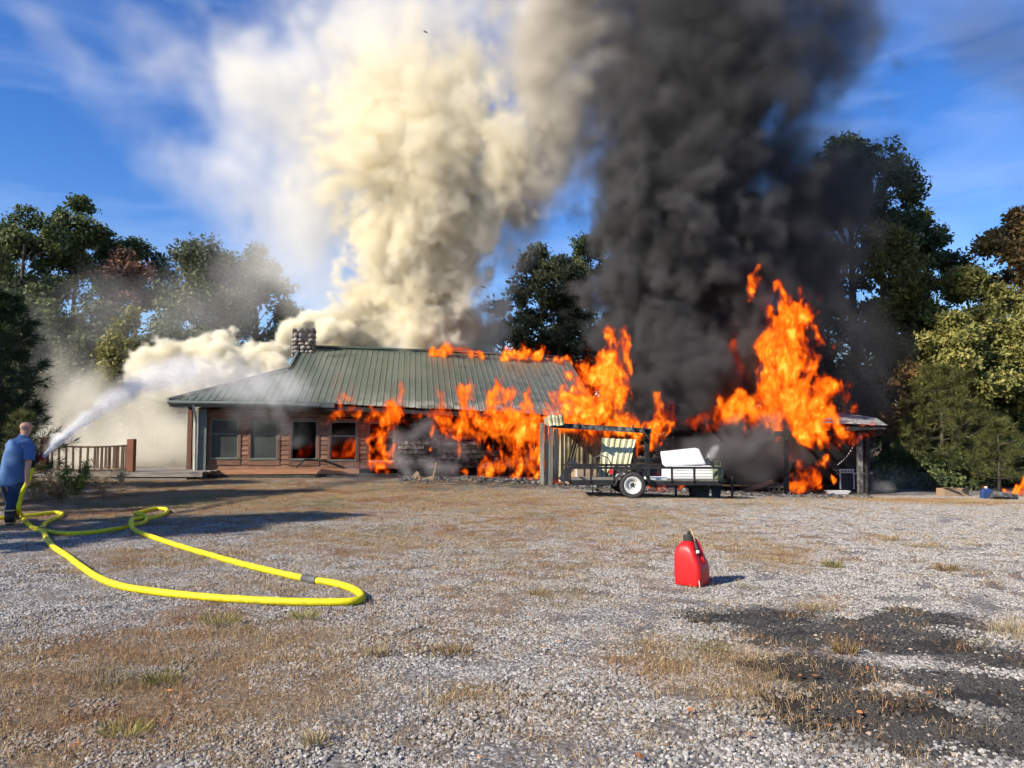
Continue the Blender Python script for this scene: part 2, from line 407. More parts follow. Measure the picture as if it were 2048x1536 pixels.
def rv(N, lo, hi, seed, kind='FLOAT_VECTOR'):
    n = N.n.new('FunctionNodeRandomValue'); n.data_type = kind; n.inputs['Seed'].default_value = seed
    if kind == 'FLOAT_VECTOR': n.inputs[0].default_value = lo; n.inputs[1].default_value = hi; return n.outputs[0]
    n.inputs[2].default_value = lo; n.inputs[3].default_value = hi; return n.outputs[1]
def lot_patch(name, y0, y1, wide):
    mb = MB(); ys_ = list(np.arange(y0, y1 + .01, .5))
    cols = 40
    for y in ys_:
        for i in range(cols + 1):
            x = (i / cols * 2 - 1) * (0.70 * y + wide); mb.v.append((x, y, gz(x, y)))
    for j in range(len(ys_) - 1):
        for i in range(cols): a = j * (cols + 1) + i; mb.f.append((a, a + 1, a + cols + 2, a + cols + 1))
    return mb
def scatter(name, patch, piece, piece_mat, clump, per_clump, psize, dens, seed, tilt, label, cat, dens_mask, variants=4):
    """one ground cover: small clumps of pieces, each piece with its own colour, laid over the patch by a density field"""
    o = patch.build(name, piece_mat, kind='stuff', label=label, cat=cat)
    t = bpy.data.node_groups.new(name + '_scatter', 'GeometryNodeTree')
    t.interface.new_socket('Geometry', in_out='INPUT', socket_type='NodeSocketGeometry')
    t.interface.new_socket('Geometry', in_out='OUTPUT', socket_type='NodeSocketGeometry')
    N = NT(t); gi = t.nodes.new('NodeGroupInput'); go = t.nodes.new('NodeGroupOutput')
    gti = t.nodes.new('GeometryNodeGeometryToInstance')
    for k in range(variants):
        gr = t.nodes.new('GeometryNodeMeshGrid'); gr.inputs['Size X'].default_value = clump; gr.inputs['Size Y'].default_value = clump
        gr.inputs['Vertices X'].default_value = 2; gr.inputs['Vertices Y'].default_value = 2
        dp = t.nodes.new('GeometryNodeDistributePointsOnFaces'); dp.distribute_method = 'RANDOM'
        t.links.new(gr.outputs[0], dp.inputs['Mesh']); dp.inputs['Density'].default_value = per_clump / clump ** 2; dp.inputs['Seed'].default_value = seed + k * 7
        pc = t.nodes.new('GeometryNodeGeometryToInstance')
        for g in piece(N, t, seed + k): t.links.new(g, pc.inputs[0])
        ip = t.nodes.new('GeometryNodeInstanceOnPoints'); ip.inputs['Pick Instance'].default_value = True
        t.links.new(dp.outputs['Points'], ip.inputs['Points']); t.links.new(pc.outputs[0], ip.inputs['Instance'])
        ro = rv(N, (-tilt, -tilt, 0), (tilt, tilt, 6.283), seed + 11 + k)
        e2r = t.nodes.new('FunctionNodeEulerToRotation'); t.links.new(ro, e2r.inputs[0]); t.links.new(e2r.outputs[0], ip.inputs['Rotation'])
        t.links.new(rv(N, psize[0], psize[1], seed + 23 + k, 'FLOAT'), ip.inputs['Scale'])
        st = t.nodes.new('GeometryNodeStoreNamedAttribute'); st.domain = 'INSTANCE'; st.data_type = 'FLOAT'
        st.inputs['Name'].default_value = 'rnd'; t.links.new(ip.outputs[0], st.inputs[0]); t.links.new(rv(N, 0, 1, seed + 31 + k, 'FLOAT'), st.inputs['Value'])
        rz_ = t.nodes.new('GeometryNodeRealizeInstances'); t.links.new(st.outputs[0], rz_.inputs[0])
        sm = t.nodes.new('GeometryNodeSetMaterial'); sm.inputs['Material'].default_value = piece_mat
        t.links.new(rz_.outputs[0], sm.inputs[0]); t.links.new(sm.outputs[0], gti.inputs[0])
    dp = t.nodes.new('GeometryNodeDistributePointsOnFaces'); dp.distribute_method = 'RANDOM'; dp.inputs['Seed'].default_value = seed
    t.links.new(gi.outputs[0], dp.inputs['Mesh'])
    pos = t.nodes.new('GeometryNodeInputPosition').outputs[0]
    t.links.new(N.m('MULTIPLY', dens_mask(N, t, pos), dens), dp.inputs['Density'])
    ip = t.nodes.new('GeometryNodeInstanceOnPoints'); ip.inputs['Pick Instance'].default_value = True
    t.links.new(dp.outputs['Points'], ip.inputs['Points']); t.links.new(gti.outputs[0], ip.inputs['Instance'])
    e2r = t.nodes.new('FunctionNodeEulerToRotation'); t.links.new(rv(N, (0, 0, 0), (0, 0, 6.283), seed + 1), e2r.inputs[0]); t.links.new(e2r.outputs[0], ip.inputs['Rotation'])
    t.links.new(rv(N, .85, 1.15, seed + 3, 'FLOAT'), ip.inputs['Scale'])
    geo = ip.outputs[0]
    for nm, val in (('gm', gmask(N, t, pos)), ('stain', gmask(N, t, pos, GSTAIN)), ('ash', gmask(N, t, pos, GASH)),
                    ('hue', N.noise(pos, .55, 3, .5)), ('hue2', N.noise(N.v('ADD', pos, (31, 7, 3)), .8, 3, .5))):
        st = t.nodes.new('GeometryNodeStoreNamedAttribute'); st.domain = 'INSTANCE'; st.data_type = 'FLOAT'
        st.inputs['Name'].default_value = nm; t.links.new(geo, st.inputs[0]); t.links.new(val, st.inputs['Value']); geo = st.outputs[0]
    t.links.new(geo, go.inputs[0])
    md = o.modifiers.new('scatter', 'NODES'); md.node_group = t
    return o
def stone_piece(N, t, seed):
    outs = []
    for k in range(3):
        ic = t.nodes.new('GeometryNodeMeshIcoSphere'); ic.inputs['Radius'].default_value = 1.0; ic.inputs['Subdivisions'].default_value = 1
        sp = t.nodes.new('GeometryNodeSetPosition'); t.links.new(ic.outputs[0], sp.inputs[0])
        pos = t.nodes.new('GeometryNodeInputPosition').outputs[0]
        w = N.v('ADD', N.v('MULTIPLY', pos, (1.25 - .2 * k, .85, .6 + .08 * k)), N.v('SCALE', N.v('SUBTRACT', N.noise(N.v('ADD', pos, (k * 9 + seed, 0, 3)), 1.3, 1, .5, color=True), (.5, .5, .5)), scale=1.1))
        t.links.new(w, sp.inputs['Position']); outs.append(sp.outputs[0])
    return outs
def blade_piece(N, t, seed):
    outs = []
    for k in range(4):
        gr = t.nodes.new('GeometryNodeMeshGrid'); gr.inputs['Size X'].default_value = 1; gr.inputs['Size Y'].default_value = 1
        gr.inputs['Vertices X'].default_value = 2; gr.inputs['Vertices Y'].default_value = 4
        sp = t.nodes.new('GeometryNodeSetPosition'); t.links.new(gr.outputs[0], sp.inputs[0])
        sx = t.nodes.new('ShaderNodeSeparateXYZ'); t.links.new(t.nodes.new('GeometryNodeInputPosition').outputs[0], sx.inputs[0])
        h = N.m('ADD', sx.outputs[1], .5)
        wd = N.m('MULTIPLY', sx.outputs[0], N.mr(h, 0, 1, .06, .01))
        bend = N.m('MULTIPLY', N.m('POWER', h, 1.8), (.25, .6, .9, 1.25)[k])
        z = N.m('MULTIPLY', N.m('SINE', N.m('MULTIPLY', h, (1.5, 1.4, 1.7, 1.2)[k])), (1.0, .8, .5, .35)[k])
        cb = t.nodes.new('ShaderNodeCombineXYZ'); t.links.new(wd, cb.inputs[0]); t.links.new(bend, cb.inputs[1]); t.links.new(z, cb.inputs[2])
        t.links.new(cb.outputs[0], sp.inputs['Position']); outs.append(sp.outputs[0])
    return outs
def gmask(N, t, pos, tree=None):
    g = t.nodes.new('GeometryNodeGroup'); g.node_tree = tree or GGRASS; t.links.new(pos, g.inputs[0]); return g.outputs[0]
def stones_dens(N, t, pos):
    return N.mr(gmask(N, t, pos), .35, 1.0, 1.0, .35)
def grass_dens(N, t, pos):
    base = N.mr(N.noise(pos, 1.1, 4, .6), .45, .75, 0, .4)
    return N.m('MULTIPLY', N.m('ADD', N.m('POWER', gmask(N, t, pos), 1.2), base), N.mr(gmask(N, t, pos, GSTAIN), .2, 1, 1, .4))
scatter('gravel', lot_patch('gravel', 2.6, 27.0, 1.0), stone_piece, stone_mat(), .27, 135, (.006, .017), 26, 5, .5, 'loose grey gravel stones covering the lot', 'gravel', stones_dens)
scatter('grass', lot_patch('grass', 2.6, 27.0, 1.0), blade_piece, straw_mat(), .26, 85, (.022, .056), 56, 41, .5, 'short dry brown grass growing through the gravel', 'grass', grass_dens)
# ------------------------------------------------------------------ the burning house
YAW = math.atan(0.129)
HA = P(398, 952, 27.0); HA.z = 0.0
HM = Matrix.Translation(HA) @ Matrix.Rotation(YAW, 4, 'Z'); HMI = HM.inverted()
def HL(px, py, t=0.0):
    """house-local point seen at a pixel on the plane t (0 = front wall)"""
    o = HMI @ Vector((0, 0, CAMZ)); d = (HMI @ P(px, py, 30.0)) - o
    return o + d * ((t - o.y) / d.y)
EAVE_T, EAVE_Z, PITCH_R, ROOF_RUN = -0.6, 2.70, 0.398, 6.6
def HR(px, py):
    """house-local point on the (unsagged) front roof plane"""
    o = HMI @ Vector((0, 0, CAMZ)); d = (HMI @ P(px, py, 30.0)) - o
    n = Vector((0, -PITCH_R, 1)); q = Vector((0, EAVE_T, EAVE_Z))
    return o + d * (n.dot(q - o) / n.dot(d))
def sag(s, u=0.0): return -0.56 * (max(s, 0) / 14.0) ** 1.5 * (1 - 0.4 * u) 
rg = random.Random(11)
M_roof = bpy.data.materials.new('green_roof_metal'); M_roof.use_nodes = True
def _roof():
    N = NT(M_roof.node_tree); b = N.n['Principled BSDF']
    tc = N.n.new('ShaderNodeTexCoord').outputs['Object']
    sx = N.n.new('ShaderNodeSeparateXYZ'); N.l.new(tc, sx.inputs[0]); s, t = sx.outputs[0], sx.outputs[1]
    c = ramp(N, N.noise(tc, .8, 5, .6), [(.3, (.055, .078, .062)), (.7, (.085, .108, .086))])
    # faded, scorched paint towards the burning end and along the eave
    k = N.m('ADD', N.mr(s, 6.0, 15.0, 0.0, .75), N.mr(N.noise(N.v('MULTIPLY', tc, (1, .6, 1)), 1.1, 5, .65), .3, .7, -.4, .4), clamp=True)
    c = mixc(N, k, c, ramp(N, N.noise(tc, 2.5, 5, .6), [(.3, (.10, .10, .082)), (.7, (.17, .165, .135))]))
    e = N.m('MULTIPLY', N.mr(t, .7, -.6, 0, 1), N.mr(N.noise(tc, 2.2, 5, .7), .42, .6, 0, 1))
    c = mixc(N, N.m('MULTIPLY', e, N.mr(s, 4.0, 6.5, 0, .85)), c, (.34, .33, .29))
    soot = N.mr(N.noise(N.v('ADD', tc, (9, 3, 1)), .9, 5, .7), .56, .70, 0, .8)
    c = mixc(N, N.m('MULTIPLY', soot, N.mr(s, 7, 11, 0, 1)), c, (.022, .022, .02))
    N.l.new(c, b.inputs['Base Color']); b.inputs['Roughness'].default_value = .42; b.inputs['Metallic'].default_value = .0; b.inputs['Specular IOR Level'].default_value = .5
_roof()
M_siding = mat('brown_siding', [(.09, .046, .030), (.19, .098, .062), (.28, .155, .100)], 2.0, .75, .25, stretch=(1, 1, 7), per_object=.22)
M_trim = mat('brown_trim', [(.13, .060, .040), (.23, .108, .068)], 3, .75, .15, stretch=(1, 1, 1), per_object=.15)
M_char = mat('charred_wood', [(.008, .008, .008), (.022, .021, .020), (.06, .058, .055)], 5, .85, .8, per_object=.3)
M_ashwood = mat('ashen_wood', [(.012, .012, .012), (.06, .058, .056), (.24, .23, .22)], 7, .9, .8, per_object=.3)
M_inside = mat('dark_interior', [(.012, .010, .009), (.035, .028, .022)], 2, .9)  # charred brown, shade put into the colour so the openings look dark
M_gutter = mat('grey_green_gutter', [(.10, .12, .11), (.15, .17, .155)], 2, .5)
M_down = mat('pale_downspout', [(.30, .32, .29), (.42, .43, .40)], 2, .5)
M_frame = mat('window_frame_green', [(.10, .115, .10), (.16, .17, .15)], 4, .55)
M_screen = mat('dusty_window_glass', [(.035, .04, .038), (.07, .076, .072)], 1.5, .12, spec=.5)
M_stone = mat('river_stone', [(.11, .095, .085), (.25, .22, .20), (.40, .37, .34)], 3, .8, .3, per_object=.35)
M_mortar = mat('sooty_mortar', [(.03, .028, .025), (.09, .085, .075)], 6, .95, .4)
M_sill = mat('bare_wood_sill', [(.30, .14, .07), (.46, .23, .12)], 3, .8, .1, stretch=(.4, 4, 4))
house = empty('house', HA, YAW, label='long brown cabin with a green metal roof, flames along its eaves', cat='house')

SC = HR(338, 799); S1 = HR(578, 738); SE = HR(1150, 722)
s_corner, s_gable, u_gable, s_end = SC.x, S1.x, S1.y, SE.x
ridge_t = EAVE_T + ROOF_RUN
def rz(s, t): return EAVE_Z + PITCH_R * (t - EAVE_T) + sag(s, (t - EAVE_T) / ROOF_RUN)
# roof deck (dark boards under the metal) carries the panels
mb = MB(); nS = 28; ts = [EAVE_T + .05, 1.0, u_gable, 4.2, ridge_t - .05]
roof = MB()
def decks(): 
    cols = [s_gable + (s_end - .1 - s_gable) * i / nS for i in range(nS + 1)]
    V = []
    for t in ts:
        for s in cols: V.append((s, t, rz(s, t) - .07))
    for t in ts:
        for s in cols: V.append((s, t, rz(s, t) - .16))
    n1 = nS + 1; off = n1 * len(ts); Fc = []
    for j in range(len(ts) - 1):
        for i in range(nS):
            a = j * n1 + i; Fc.append((a, a + 1, a + n1 + 1, a + n1)); Fc.append((off + a, off + a + n1, off + a + n1 + 1, off + a + 1))
    roof.add(V, Fc)
    # hip end and rear slopes
    zr = rz(s_gable, ridge_t); tb = 2 * ridge_t - EAVE_T
    hip = [(s_corner + .06, EAVE_T + .06, EAVE_Z - .08), (s_gable, EAVE_T + .06, EAVE_Z - .08), (s_gable, u_gable, rz(0, u_gable) - .08)]
    roof.add(hip, [(0, 1, 2)])
    zh = rz(0, u_gable)
    roof.add([(s_corner, EAVE_T, EAVE_Z - .02), (s_gable, u_gable, zh - .02), (s_gable, tb - (u_gable - EAVE_T), zh - .02), (s_corner, tb, EAVE_Z - .02)], [(0, 1, 2, 3)])
    roof.add([(s_corner, tb, EAVE_Z), (s_gable, tb - (u_gable - EAVE_T), zh), (s_gable, ridge_t, zr - .05), (s_end, ridge_t, rz(s_end, ridge_t) - .05), (s_end, tb, EAVE_Z - .5)], [(0, 1, 2, 3, 4)])
    roof.add([(s_gable, u_gable, zh - .05), (s_gable, ridge_t, zr - .08), (s_gable, tb - (u_gable - EAVE_T), zh - .05)], [(0, 1, 2)])
decks()
roof_o = roof.build('roof', M_char, house)
# ribbed metal panels, each 0.91 m wide with four ribs
RIB, PW = 0.2286, 0.9144
def panel(sa, sb, first_t, last_t, hipline=False):
    """one sheet between sa and sb; upper or lower edge can follow the hip line"""
    prof = []
    k = 0; s = sa
    while s < sb - 1e-4:
        for ds, h in ((0, 0), (.080, 0), (.094, .024), (.124, .024), (.138, 0)):
            if s + ds < sb: prof.append((s + ds, h))
        s += RIB
    prof.append((sb, 0))
    rows = []
    nt = 7
    for j in range(nt):
        row = []
        for (s_, h) in prof:
            tmax = last_t
            if hipline: tmax = EAVE_T + (u_gable - EAVE_T) * min(1, max(0.004, (s_ - s_corner) / (s_gable - s_corner)))
            t = first_t + (tmax - first_t) * j / (nt - 1)
            row.append((s_, t, rz(s_, t) + h + .006 * math.sin(s_ * 3.1 + t * 1.7)))
        rows.append(row)
    m = MB(); n = len(prof)
    for r_ in rows: m.v += r_
    for j in range(nt - 1):
        for i in range(n - 1): a = j * n + i; m.f.append((a, a + 1, a + n + 1, a + n))
    o = m.build('roof_panel', M_roof, roof_o)
    so = o.modifiers.new('thick', 'SOLIDIFY'); so.thickness = .012; so.offset = -1
    return o
s = s_corner
edges = []
while s < s_gable - .3: edges.append((s, min(s + PW, s_gable), True)); s += PW
s = s_gable
while s < s_end - .3: edges.append((s, min(s + PW, s_end), False)); s += PW
for i, (a, b_, hp) in enumerate(edges):
    panel(a + .003, b_ - .003, EAVE_T - (rg.uniform(0, .05)), ridge_t, hp)
# hip trim, rake trim, ridge cap
zg = rz(0, u_gable)
m = MB(); m.bar((s_corner - .02, EAVE_T - .02, EAVE_Z + .035), (s_gable, u_gable, zg + .05), .14, .06); m.build('hip_trim', M_gutter, roof_o)
m = MB(); m.bar((s_gable, u_gable, zg + .03), (s_gable, ridge_t, rz(s_gable, ridge_t) + .03), .1, .12); m.build('rake_trim', M_gutter, roof_o)
pts = [(s_gable + (s_end - s_gable) * i / 12, ridge_t, rz(s_gable + (s_end - s_gable) * i / 12, ridge_t) + .05 + (rg.uniform(-.05, .03) if i > 5 else 0)) for i in range(13)]
for i in range(12):
    m = MB(); m.bar(pts[i], pts[i + 1], .30, .07); m.build('ridge_cap', M_roof, roof_o)
# eaves: fascia, gutter, soffit
s_gut = HL(640, 805, EAVE_T).x
m = MB(); m.box((s_corner + .02, EAVE_T - .02, EAVE_Z - .24), (s_gut + .5, EAVE_T + .02, EAVE_Z - .06)); m.build('fascia', M_gutter, house)
m = MB(); m.tube([(s_corner, EAVE_T - .09, EAVE_Z - .09), (0.5, EAVE_T - .09, EAVE_Z - .10), (s_gut * .7, EAVE_T - .09, EAVE_Z - .13), (s_gut, EAVE_T - .10, EAVE_Z - .19)], .07, 8); m.build('gutter', M_gutter, house)
for i in range(5):
    a = s_gut + (s_end - s_gut) * i / 5; b_ = s_gut + (s_end - s_gut) * (i + 1) / 5
    m = MB(); m.bar((a, EAVE_T + .05, rz(a, EAVE_T) - .16), (b_, EAVE_T + .05, rz(b_, EAVE_T) - .16), .05, .16); m.build('charred_fascia', M_char, house)
m = MB(); m.add([(s_corner, EAVE_T, EAVE_Z - .25), (s_end, EAVE_T, rz(s_end, EAVE_T) - .25), (s_end, .1, rz(s_end, EAVE_T) - .22), (s_corner, .1, EAVE_Z - .22)], [(0, 1, 2, 3)]); m.build('soffit', M_char, house)
# left corner: post, downspout, porch post behind
z0 = HL(388, 955, -.3).z
sp = HL(389, 900, -.35).x
m = MB(); m.tube([(sp, EAVE_T - .05, EAVE_Z - .15), (sp, EAVE_T + .05, EAVE_Z - .35), (sp, -.28, EAVE_Z - .62), (sp, -.28, .15), (sp - .05, -.40, .05)], .045, 8); m.build('downspout', M_down, house, smooth=True)
m = MB(); m.box((sp + .06, -.2, 0), (sp + .34, 0.02, EAVE_Z - .25)); m.build('corner_post', M_gutter, house)
sp2 = HL(379, 900, .6).x
m = MB(); m.box((sp2 - .08, .55, 0), (sp2 + .07, .7, EAVE_Z)); m.build('porch_post', M_trim, house)

# front wall: dark shell behind, then every lap board
SEND = HL(1092, 900).x
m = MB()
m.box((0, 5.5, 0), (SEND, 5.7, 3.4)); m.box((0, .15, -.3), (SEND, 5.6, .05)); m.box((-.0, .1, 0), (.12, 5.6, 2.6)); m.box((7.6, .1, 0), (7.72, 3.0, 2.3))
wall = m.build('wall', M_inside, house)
WPX = [(420, 478, 838, 916), (501, 556, 839, 917), (582, 635, 841, 918), (660, 714, 843, 920), (737, 788, 845, 922)]
WIN = []
for (a, b_, y0, y1) in WPX:
    p0 = HL(a, y1); p1 = HL(b_, y0); WIN.append((p0.x, p1.x, p0.z, p1.z))
s_brown = HL(796, 900).x
row_h, z = 0.168, .30
zrow = []
while z < 2.46: zrow.append(z); z += row_h
def plank(a, b_, z, m_, tilt=0.0, dz=0.0, h=None):
    h = h or row_h
    q = MB(); v = [(a, -.012, z + dz), (b_, -.012, z + dz + tilt), (b_, -.030, z + dz + tilt), (a, -.030, z + dz),
                   (a, .004, z + h + dz), (b_, .004, z + h + dz + tilt), (b_, -.006, z + h + dz + tilt), (a, -.006, z + h + dz)]
    q.add(v, [(0, 1, 2, 3), (4, 7, 6, 5), (3, 2, 6, 7), (0, 4, 5, 1), (0, 3, 7, 4), (1, 5, 6, 2)])
    return q.build('siding_board', m_, wall)
for z in zrow:
    gaps = [(w[0] - .07, w[1] + .07) for w in WIN if z + row_h > w[2] - .05 and z < w[3] + .06]
    s = .14; segs = []
    for g in gaps: segs.append((s, g[0])); s = g[1]
    segs.append((s, s_brown))
    for (a, b_) in segs:
        if b_ - a > .05: plank(a, b_ + .002, z + rg.uniform(-.004, .004), M_siding)
m = MB(); m.box((.14, -.05, .12), (s_brown * .8, 0, .29)); m.build('bare_sill_board', M_sill, house)
m = MB(); m.box((.0, -.03, 0.0), (s_brown, .1, .12)); m.build('foundation', M_mortar, house)
m = MB(); m.box((0.0, -.04, .1), (.14, .02, 2.5)); m.build('corner_board', M_trim, house)
# windows: trim, sash, rails, glass
for i, (a, b_, z0, z1) in enumerate(WIN):
    w = empty('window', ((a + b_) / 2, 0, z0)); w.parent = house
    hw = (b_ - a) / 2; H = z1 - z0
    m = MB(); m.box((-hw - .085, -.045, -.06), (-hw, .02, H + .10)); m.build('trim_board', M_trim, w)
    m = MB(); m.box((hw, -.045, -.06), (hw + .085, .02, H + .10)); m.build('trim_board', M_trim, w)
    m = MB(); m.box((-hw, -.045, H), (hw, .02, H + .10)); m.build('trim_board', M_trim, w)
    for (x0, x1, y0, y1) in ((-hw, -hw + .045, 0, H), (hw - .045, hw, 0, H), (-hw + .045, hw - .045, H - .05, H)):
        m = MB(); m.box((x0, -.02, y0), (x1, .05, y1)); m.build('frame', M_frame, w)
    m = MB(); m.box((-hw - .02, -.06, -.045), (hw + .02, .06, .02)); m.build('sill', M_frame if i < 4 else M_down, w)
    m = MB(); m.box((-hw - .085, -.04, -.24), (hw + .085, -.004, -.047)); m.build('apron_board', M_siding, w)
    if i != 2:
        m = MB(); m.box((-hw + .045, -.012, H * .60), (hw - .045, .04, H * .60 + .05)); m.build('meeting_rail', M_frame, w)
    if i < 2:
        for (y0, y1, t) in ((.02, H * .6, .012), (H * .6 + .05, H - .05, .03)):
            m = MB(); m.box((-hw + .045, t, y0), (hw - .045, t + .006, y1)); m.build('pane', M_screen, w)
# broken gutter hanging below the third and fourth windows
p0 = HL(593, 935, -.35); p1 = HL(612, 918, -.35); p2 = HL(650, 922, -.35); p3 = HL(690, 936, -.30)
m = MB(); m.bar(p0, p1 + Vector((.0, 0, .02)), .09, .05); m.build('fallen_gutter_end', M_char, house)
m = MB(); m.tube([p1, p2, p3], .045, 6); m.build('fallen_gutter', M_char, house)
# burnt part of the front wall: charred boards with holes, then bare studs
s_log = HL(962, 900).x
for z in zrow:
    s = s_brown
    while s < s_log:
        L = rg.uniform(.5, 1.1)
        hole = (z > 1.0 and rg.random() < .16)
        if not hole: plank(s, min(s + L, s_log) - .01, z + rg.uniform(-.02, .02), M_char if rg.random() < .62 else M_ashwood, tilt=rg.uniform(-.025, .025))
        s += L
zt = lambda s: rz(s, EAVE_T) - .3
for px in (850, 905, 965, 985, 1003, 1020, 1040, 1056, 1072, 1088):
    s = HL(px, 900).x
    m = MB(); k = rg.uniform(-.05, .05); top = zt(s) if rg.random() < .8 else 1.6
    m.bar((s, .05, -.25), (s + k, .06, top), .09, .06); m.build('stud', M_char, wall)
for px0, px1, y in ((960, 1092, 842), (960, 1060, 936), (1000, 1092, 958), (965, 1010, 905)):
    a = HL(px0, y); b_ = HL(px1, y)
    m = MB(); m.bar((a.x, .02, a.z), (b_.x, .04, b_.z - .04), .07, .11); m.build('charred_rail', M_char, wall)
for z in zrow[:5]:
    s = s_log
    while s < SEND - .3:
        L = rg.uniform(.35, .9)
        if rg.random() < .55: plank(s, min(s + L, SEND), z - .15 + rg.uniform(-.05, .05), M_ashwood if rg.random() < .5 else M_char, tilt=rg.uniform(-.09, .09))
        s += L
# chimney of round river stones
c0 = HL(583, 700, 5.2); c1 = HL(627, 700, 5.2); ctop = HL(604, 657, 5.2).z
ch = empty('chimney', ((c0.x + c1.x) / 2, 5.2, c0.z)); ch.parent = house
hw = (c1.x - c0.x) / 2 - .05; hh = ctop - c0.z
m = MB(); m.box((-hw, 0, -2.2), (hw, .8, hh - .02)); m.build('stack', M_mortar, ch)
def stone_mesh(seed):
    r_ = random.Random(seed); q = MB(); q.ell((0, 0, 0), (1, 1, 1), 9, 6)
    q.v = [tuple(Vector(v) * (1 + r_.uniform(-.12, .12))) for v in q.v]
    me = bpy.data.meshes.new('stone'); me.from_pydata(q.v, [], q.f); me.materials.append(M_stone); me.shade_smooth(); return me
stones = [stone_mesh(i) for i in range(5)]
zz = -.35
while zz < hh - .05:
    rh = rg.uniform(.07, .12); x = -hw
    while x < hw - .04:
        rw = rg.uniform(.07, .15)
        if rg.random() < .92:
            o = bpy.data.objects.new('stone', rg.choice(stones)); COL.objects.link(o); o.parent = ch
            o.location = (min(x + rw, hw - .02), rg.uniform(-.01, .03), zz + rh); o.scale = (rw, .10, rh); o.rotation_euler = (0, rg.uniform(-.3, .3), 0)
        x += 2 * rw
    for xs_ in (-hw, hw):
        for yy in (.15, .42, .68):
            o = bpy.data.objects.new('stone', rg.choice(stones)); COL.objects.link(o); o.parent = ch
            o.location = (xs_, yy, zz + rh); o.scale = (.08, .15, rh)
    zz += 2 * rh
# deck at the left end with its railing
M_deck = mat('weathered_deck', [(.14, .12, .10), (.26, .23, .20)], 3, .9, .2, stretch=(.5, 5, 5), per_object=.2)
M_post = mat('reddish_post', [(.13, .048, .026), (.25, .098, .052)], 2, .75, .2, per_object=.1)
M_bal = mat('brown_baluster', [(.06, .036, .022), (.12, .072, .045)], 3, .85, .1)
YD = 25.6
deck = empty('deck', on_ground(*(P(250, 950, YD)).xy), label='low wooden deck with a brown railing left of the cabin', cat='deck')
dx0 = P(40, 945, YD).x - deck.location.x; dx1 = P(405, 945, YD).x - deck.location.x
ztop = P(250, 944, YD).z - deck.location.z
for i in range(14):
    m = MB(); y = i * .3; m.box((dx0, y, ztop - .04), (dx1 - .1 * (i % 2), y + .285, ztop)); m.build('deck_board', M_deck, deck)
for k in range(2):
    m = MB(); m.box((dx0, -.03 - .03 * k, ztop - .16 - .15 * k), (dx1 - .5 * k, -.005 - .03 * k + .02, ztop - .05 - .15 * k)); m.build('rim_board', M_deck, deck)
rail = empty('railing', (0, .15, ztop)); rail.parent = deck
def dxp(px): return P(px, 900, YD + .15).x - deck.location.x
def dzp(py): return P(200, py, YD + .15).z - deck.location.z - ztop
for px, w_ in ((90, .2), (263, .24)):
    m = MB(); m.box((dxp(px) - w_ / 2, -.1, 0), (dxp(px) + w_ / 2, .1, dzp(878 if px > 200 else 874))); m.build('post', M_post, rail, bevel=.02)
xa, xb = dxp(96), dxp(258)
def sagr(x, z): k = (x - xa) / (xb - xa); return z - .05 * math.sin(math.pi * k)
m = MB(); m.tube([(x, 0, sagr(x, dzp(891))) for x in np.linspace(xa, xb, 8)], .035, 6); m.build('handrail', M_bal, rail)
m = MB(); m.tube([(x, 0, sagr(x, dzp(938))) for x in np.linspace(xa, xb, 8)], .035, 6); m.build('bottom_rail', M_bal, rail)
for i in range(11):
    x = xa + (xb - xa) * (i + .6) / 11.4
    m = MB(); m.bar((x, 0, sagr(x, dzp(938))), (x + rg.uniform(-.02, .02), 0, sagr(x, dzp(891))), .055, .05); m.build('baluster', M_bal, rail)
# far railing seen through the smoke
for i in range(9):
    x = dxp(112 + i * 9)
    m = MB(); m.bar((x, 2.6, 0), (x, 2.6, dzp(895)), .08, .03); m.build('far_baluster', M_bal, rail)
# ------------------------------------------------------------------ shed, carport, trailer and the things around them
M_post2 = mat('grey_post', [(.07, .066, .054), (.17, .16, .13), (.28, .265, .22)], 3, .9, .4, stretch=(3, 3, .4), per_object=.15)
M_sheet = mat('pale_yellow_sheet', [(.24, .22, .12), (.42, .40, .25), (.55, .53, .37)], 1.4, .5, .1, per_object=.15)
M_sheet2 = mat('dark_yellow_sheet', [(.05, .045, .03), (.14, .125, .075), (.27, .25, .15)], 1.6, .6, .1, per_object=.25)  # darker, duller version of the pale yellow sheet
M_sheet3 = mat('bright_roof_sheet', [(.35, .35, .34), (.62, .62, .60)], 2, .4)
M_black = mat('black_steel', [(.012, .012, .013), (.028, .028, .03)], 5, .5, .1)
M_tyre = mat('tyre_rubber', [(.028, .028, .028), (.06, .058, .055)], 8, .85, .3)
M_white = mat('white_plastic', [(.70, .71, .71), (.80, .80, .79)], 2, .45)
M_rim = mat('white_rim', [(.50, .50, .47), (.68, .67, .63)], 6, .5)
M_green = mat('olive_tank', [(.07, .10, .055), (.12, .155, .09)], 4, .5)
M_redl = mat('red_lens', [(.55, .02, .03), (.65, .03, .04)], 3, .3)
M_tan = mat('tan_board', [(.24, .16, .10), (.40, .29, .19)], 3, .85, .2, stretch=(.4, 4, 4), per_object=.2)
M_rust = mat('rusted_steel', [(.03, .016, .011), (.09, .04, .022)], 6, .85, .3)
rg = random.Random(21)
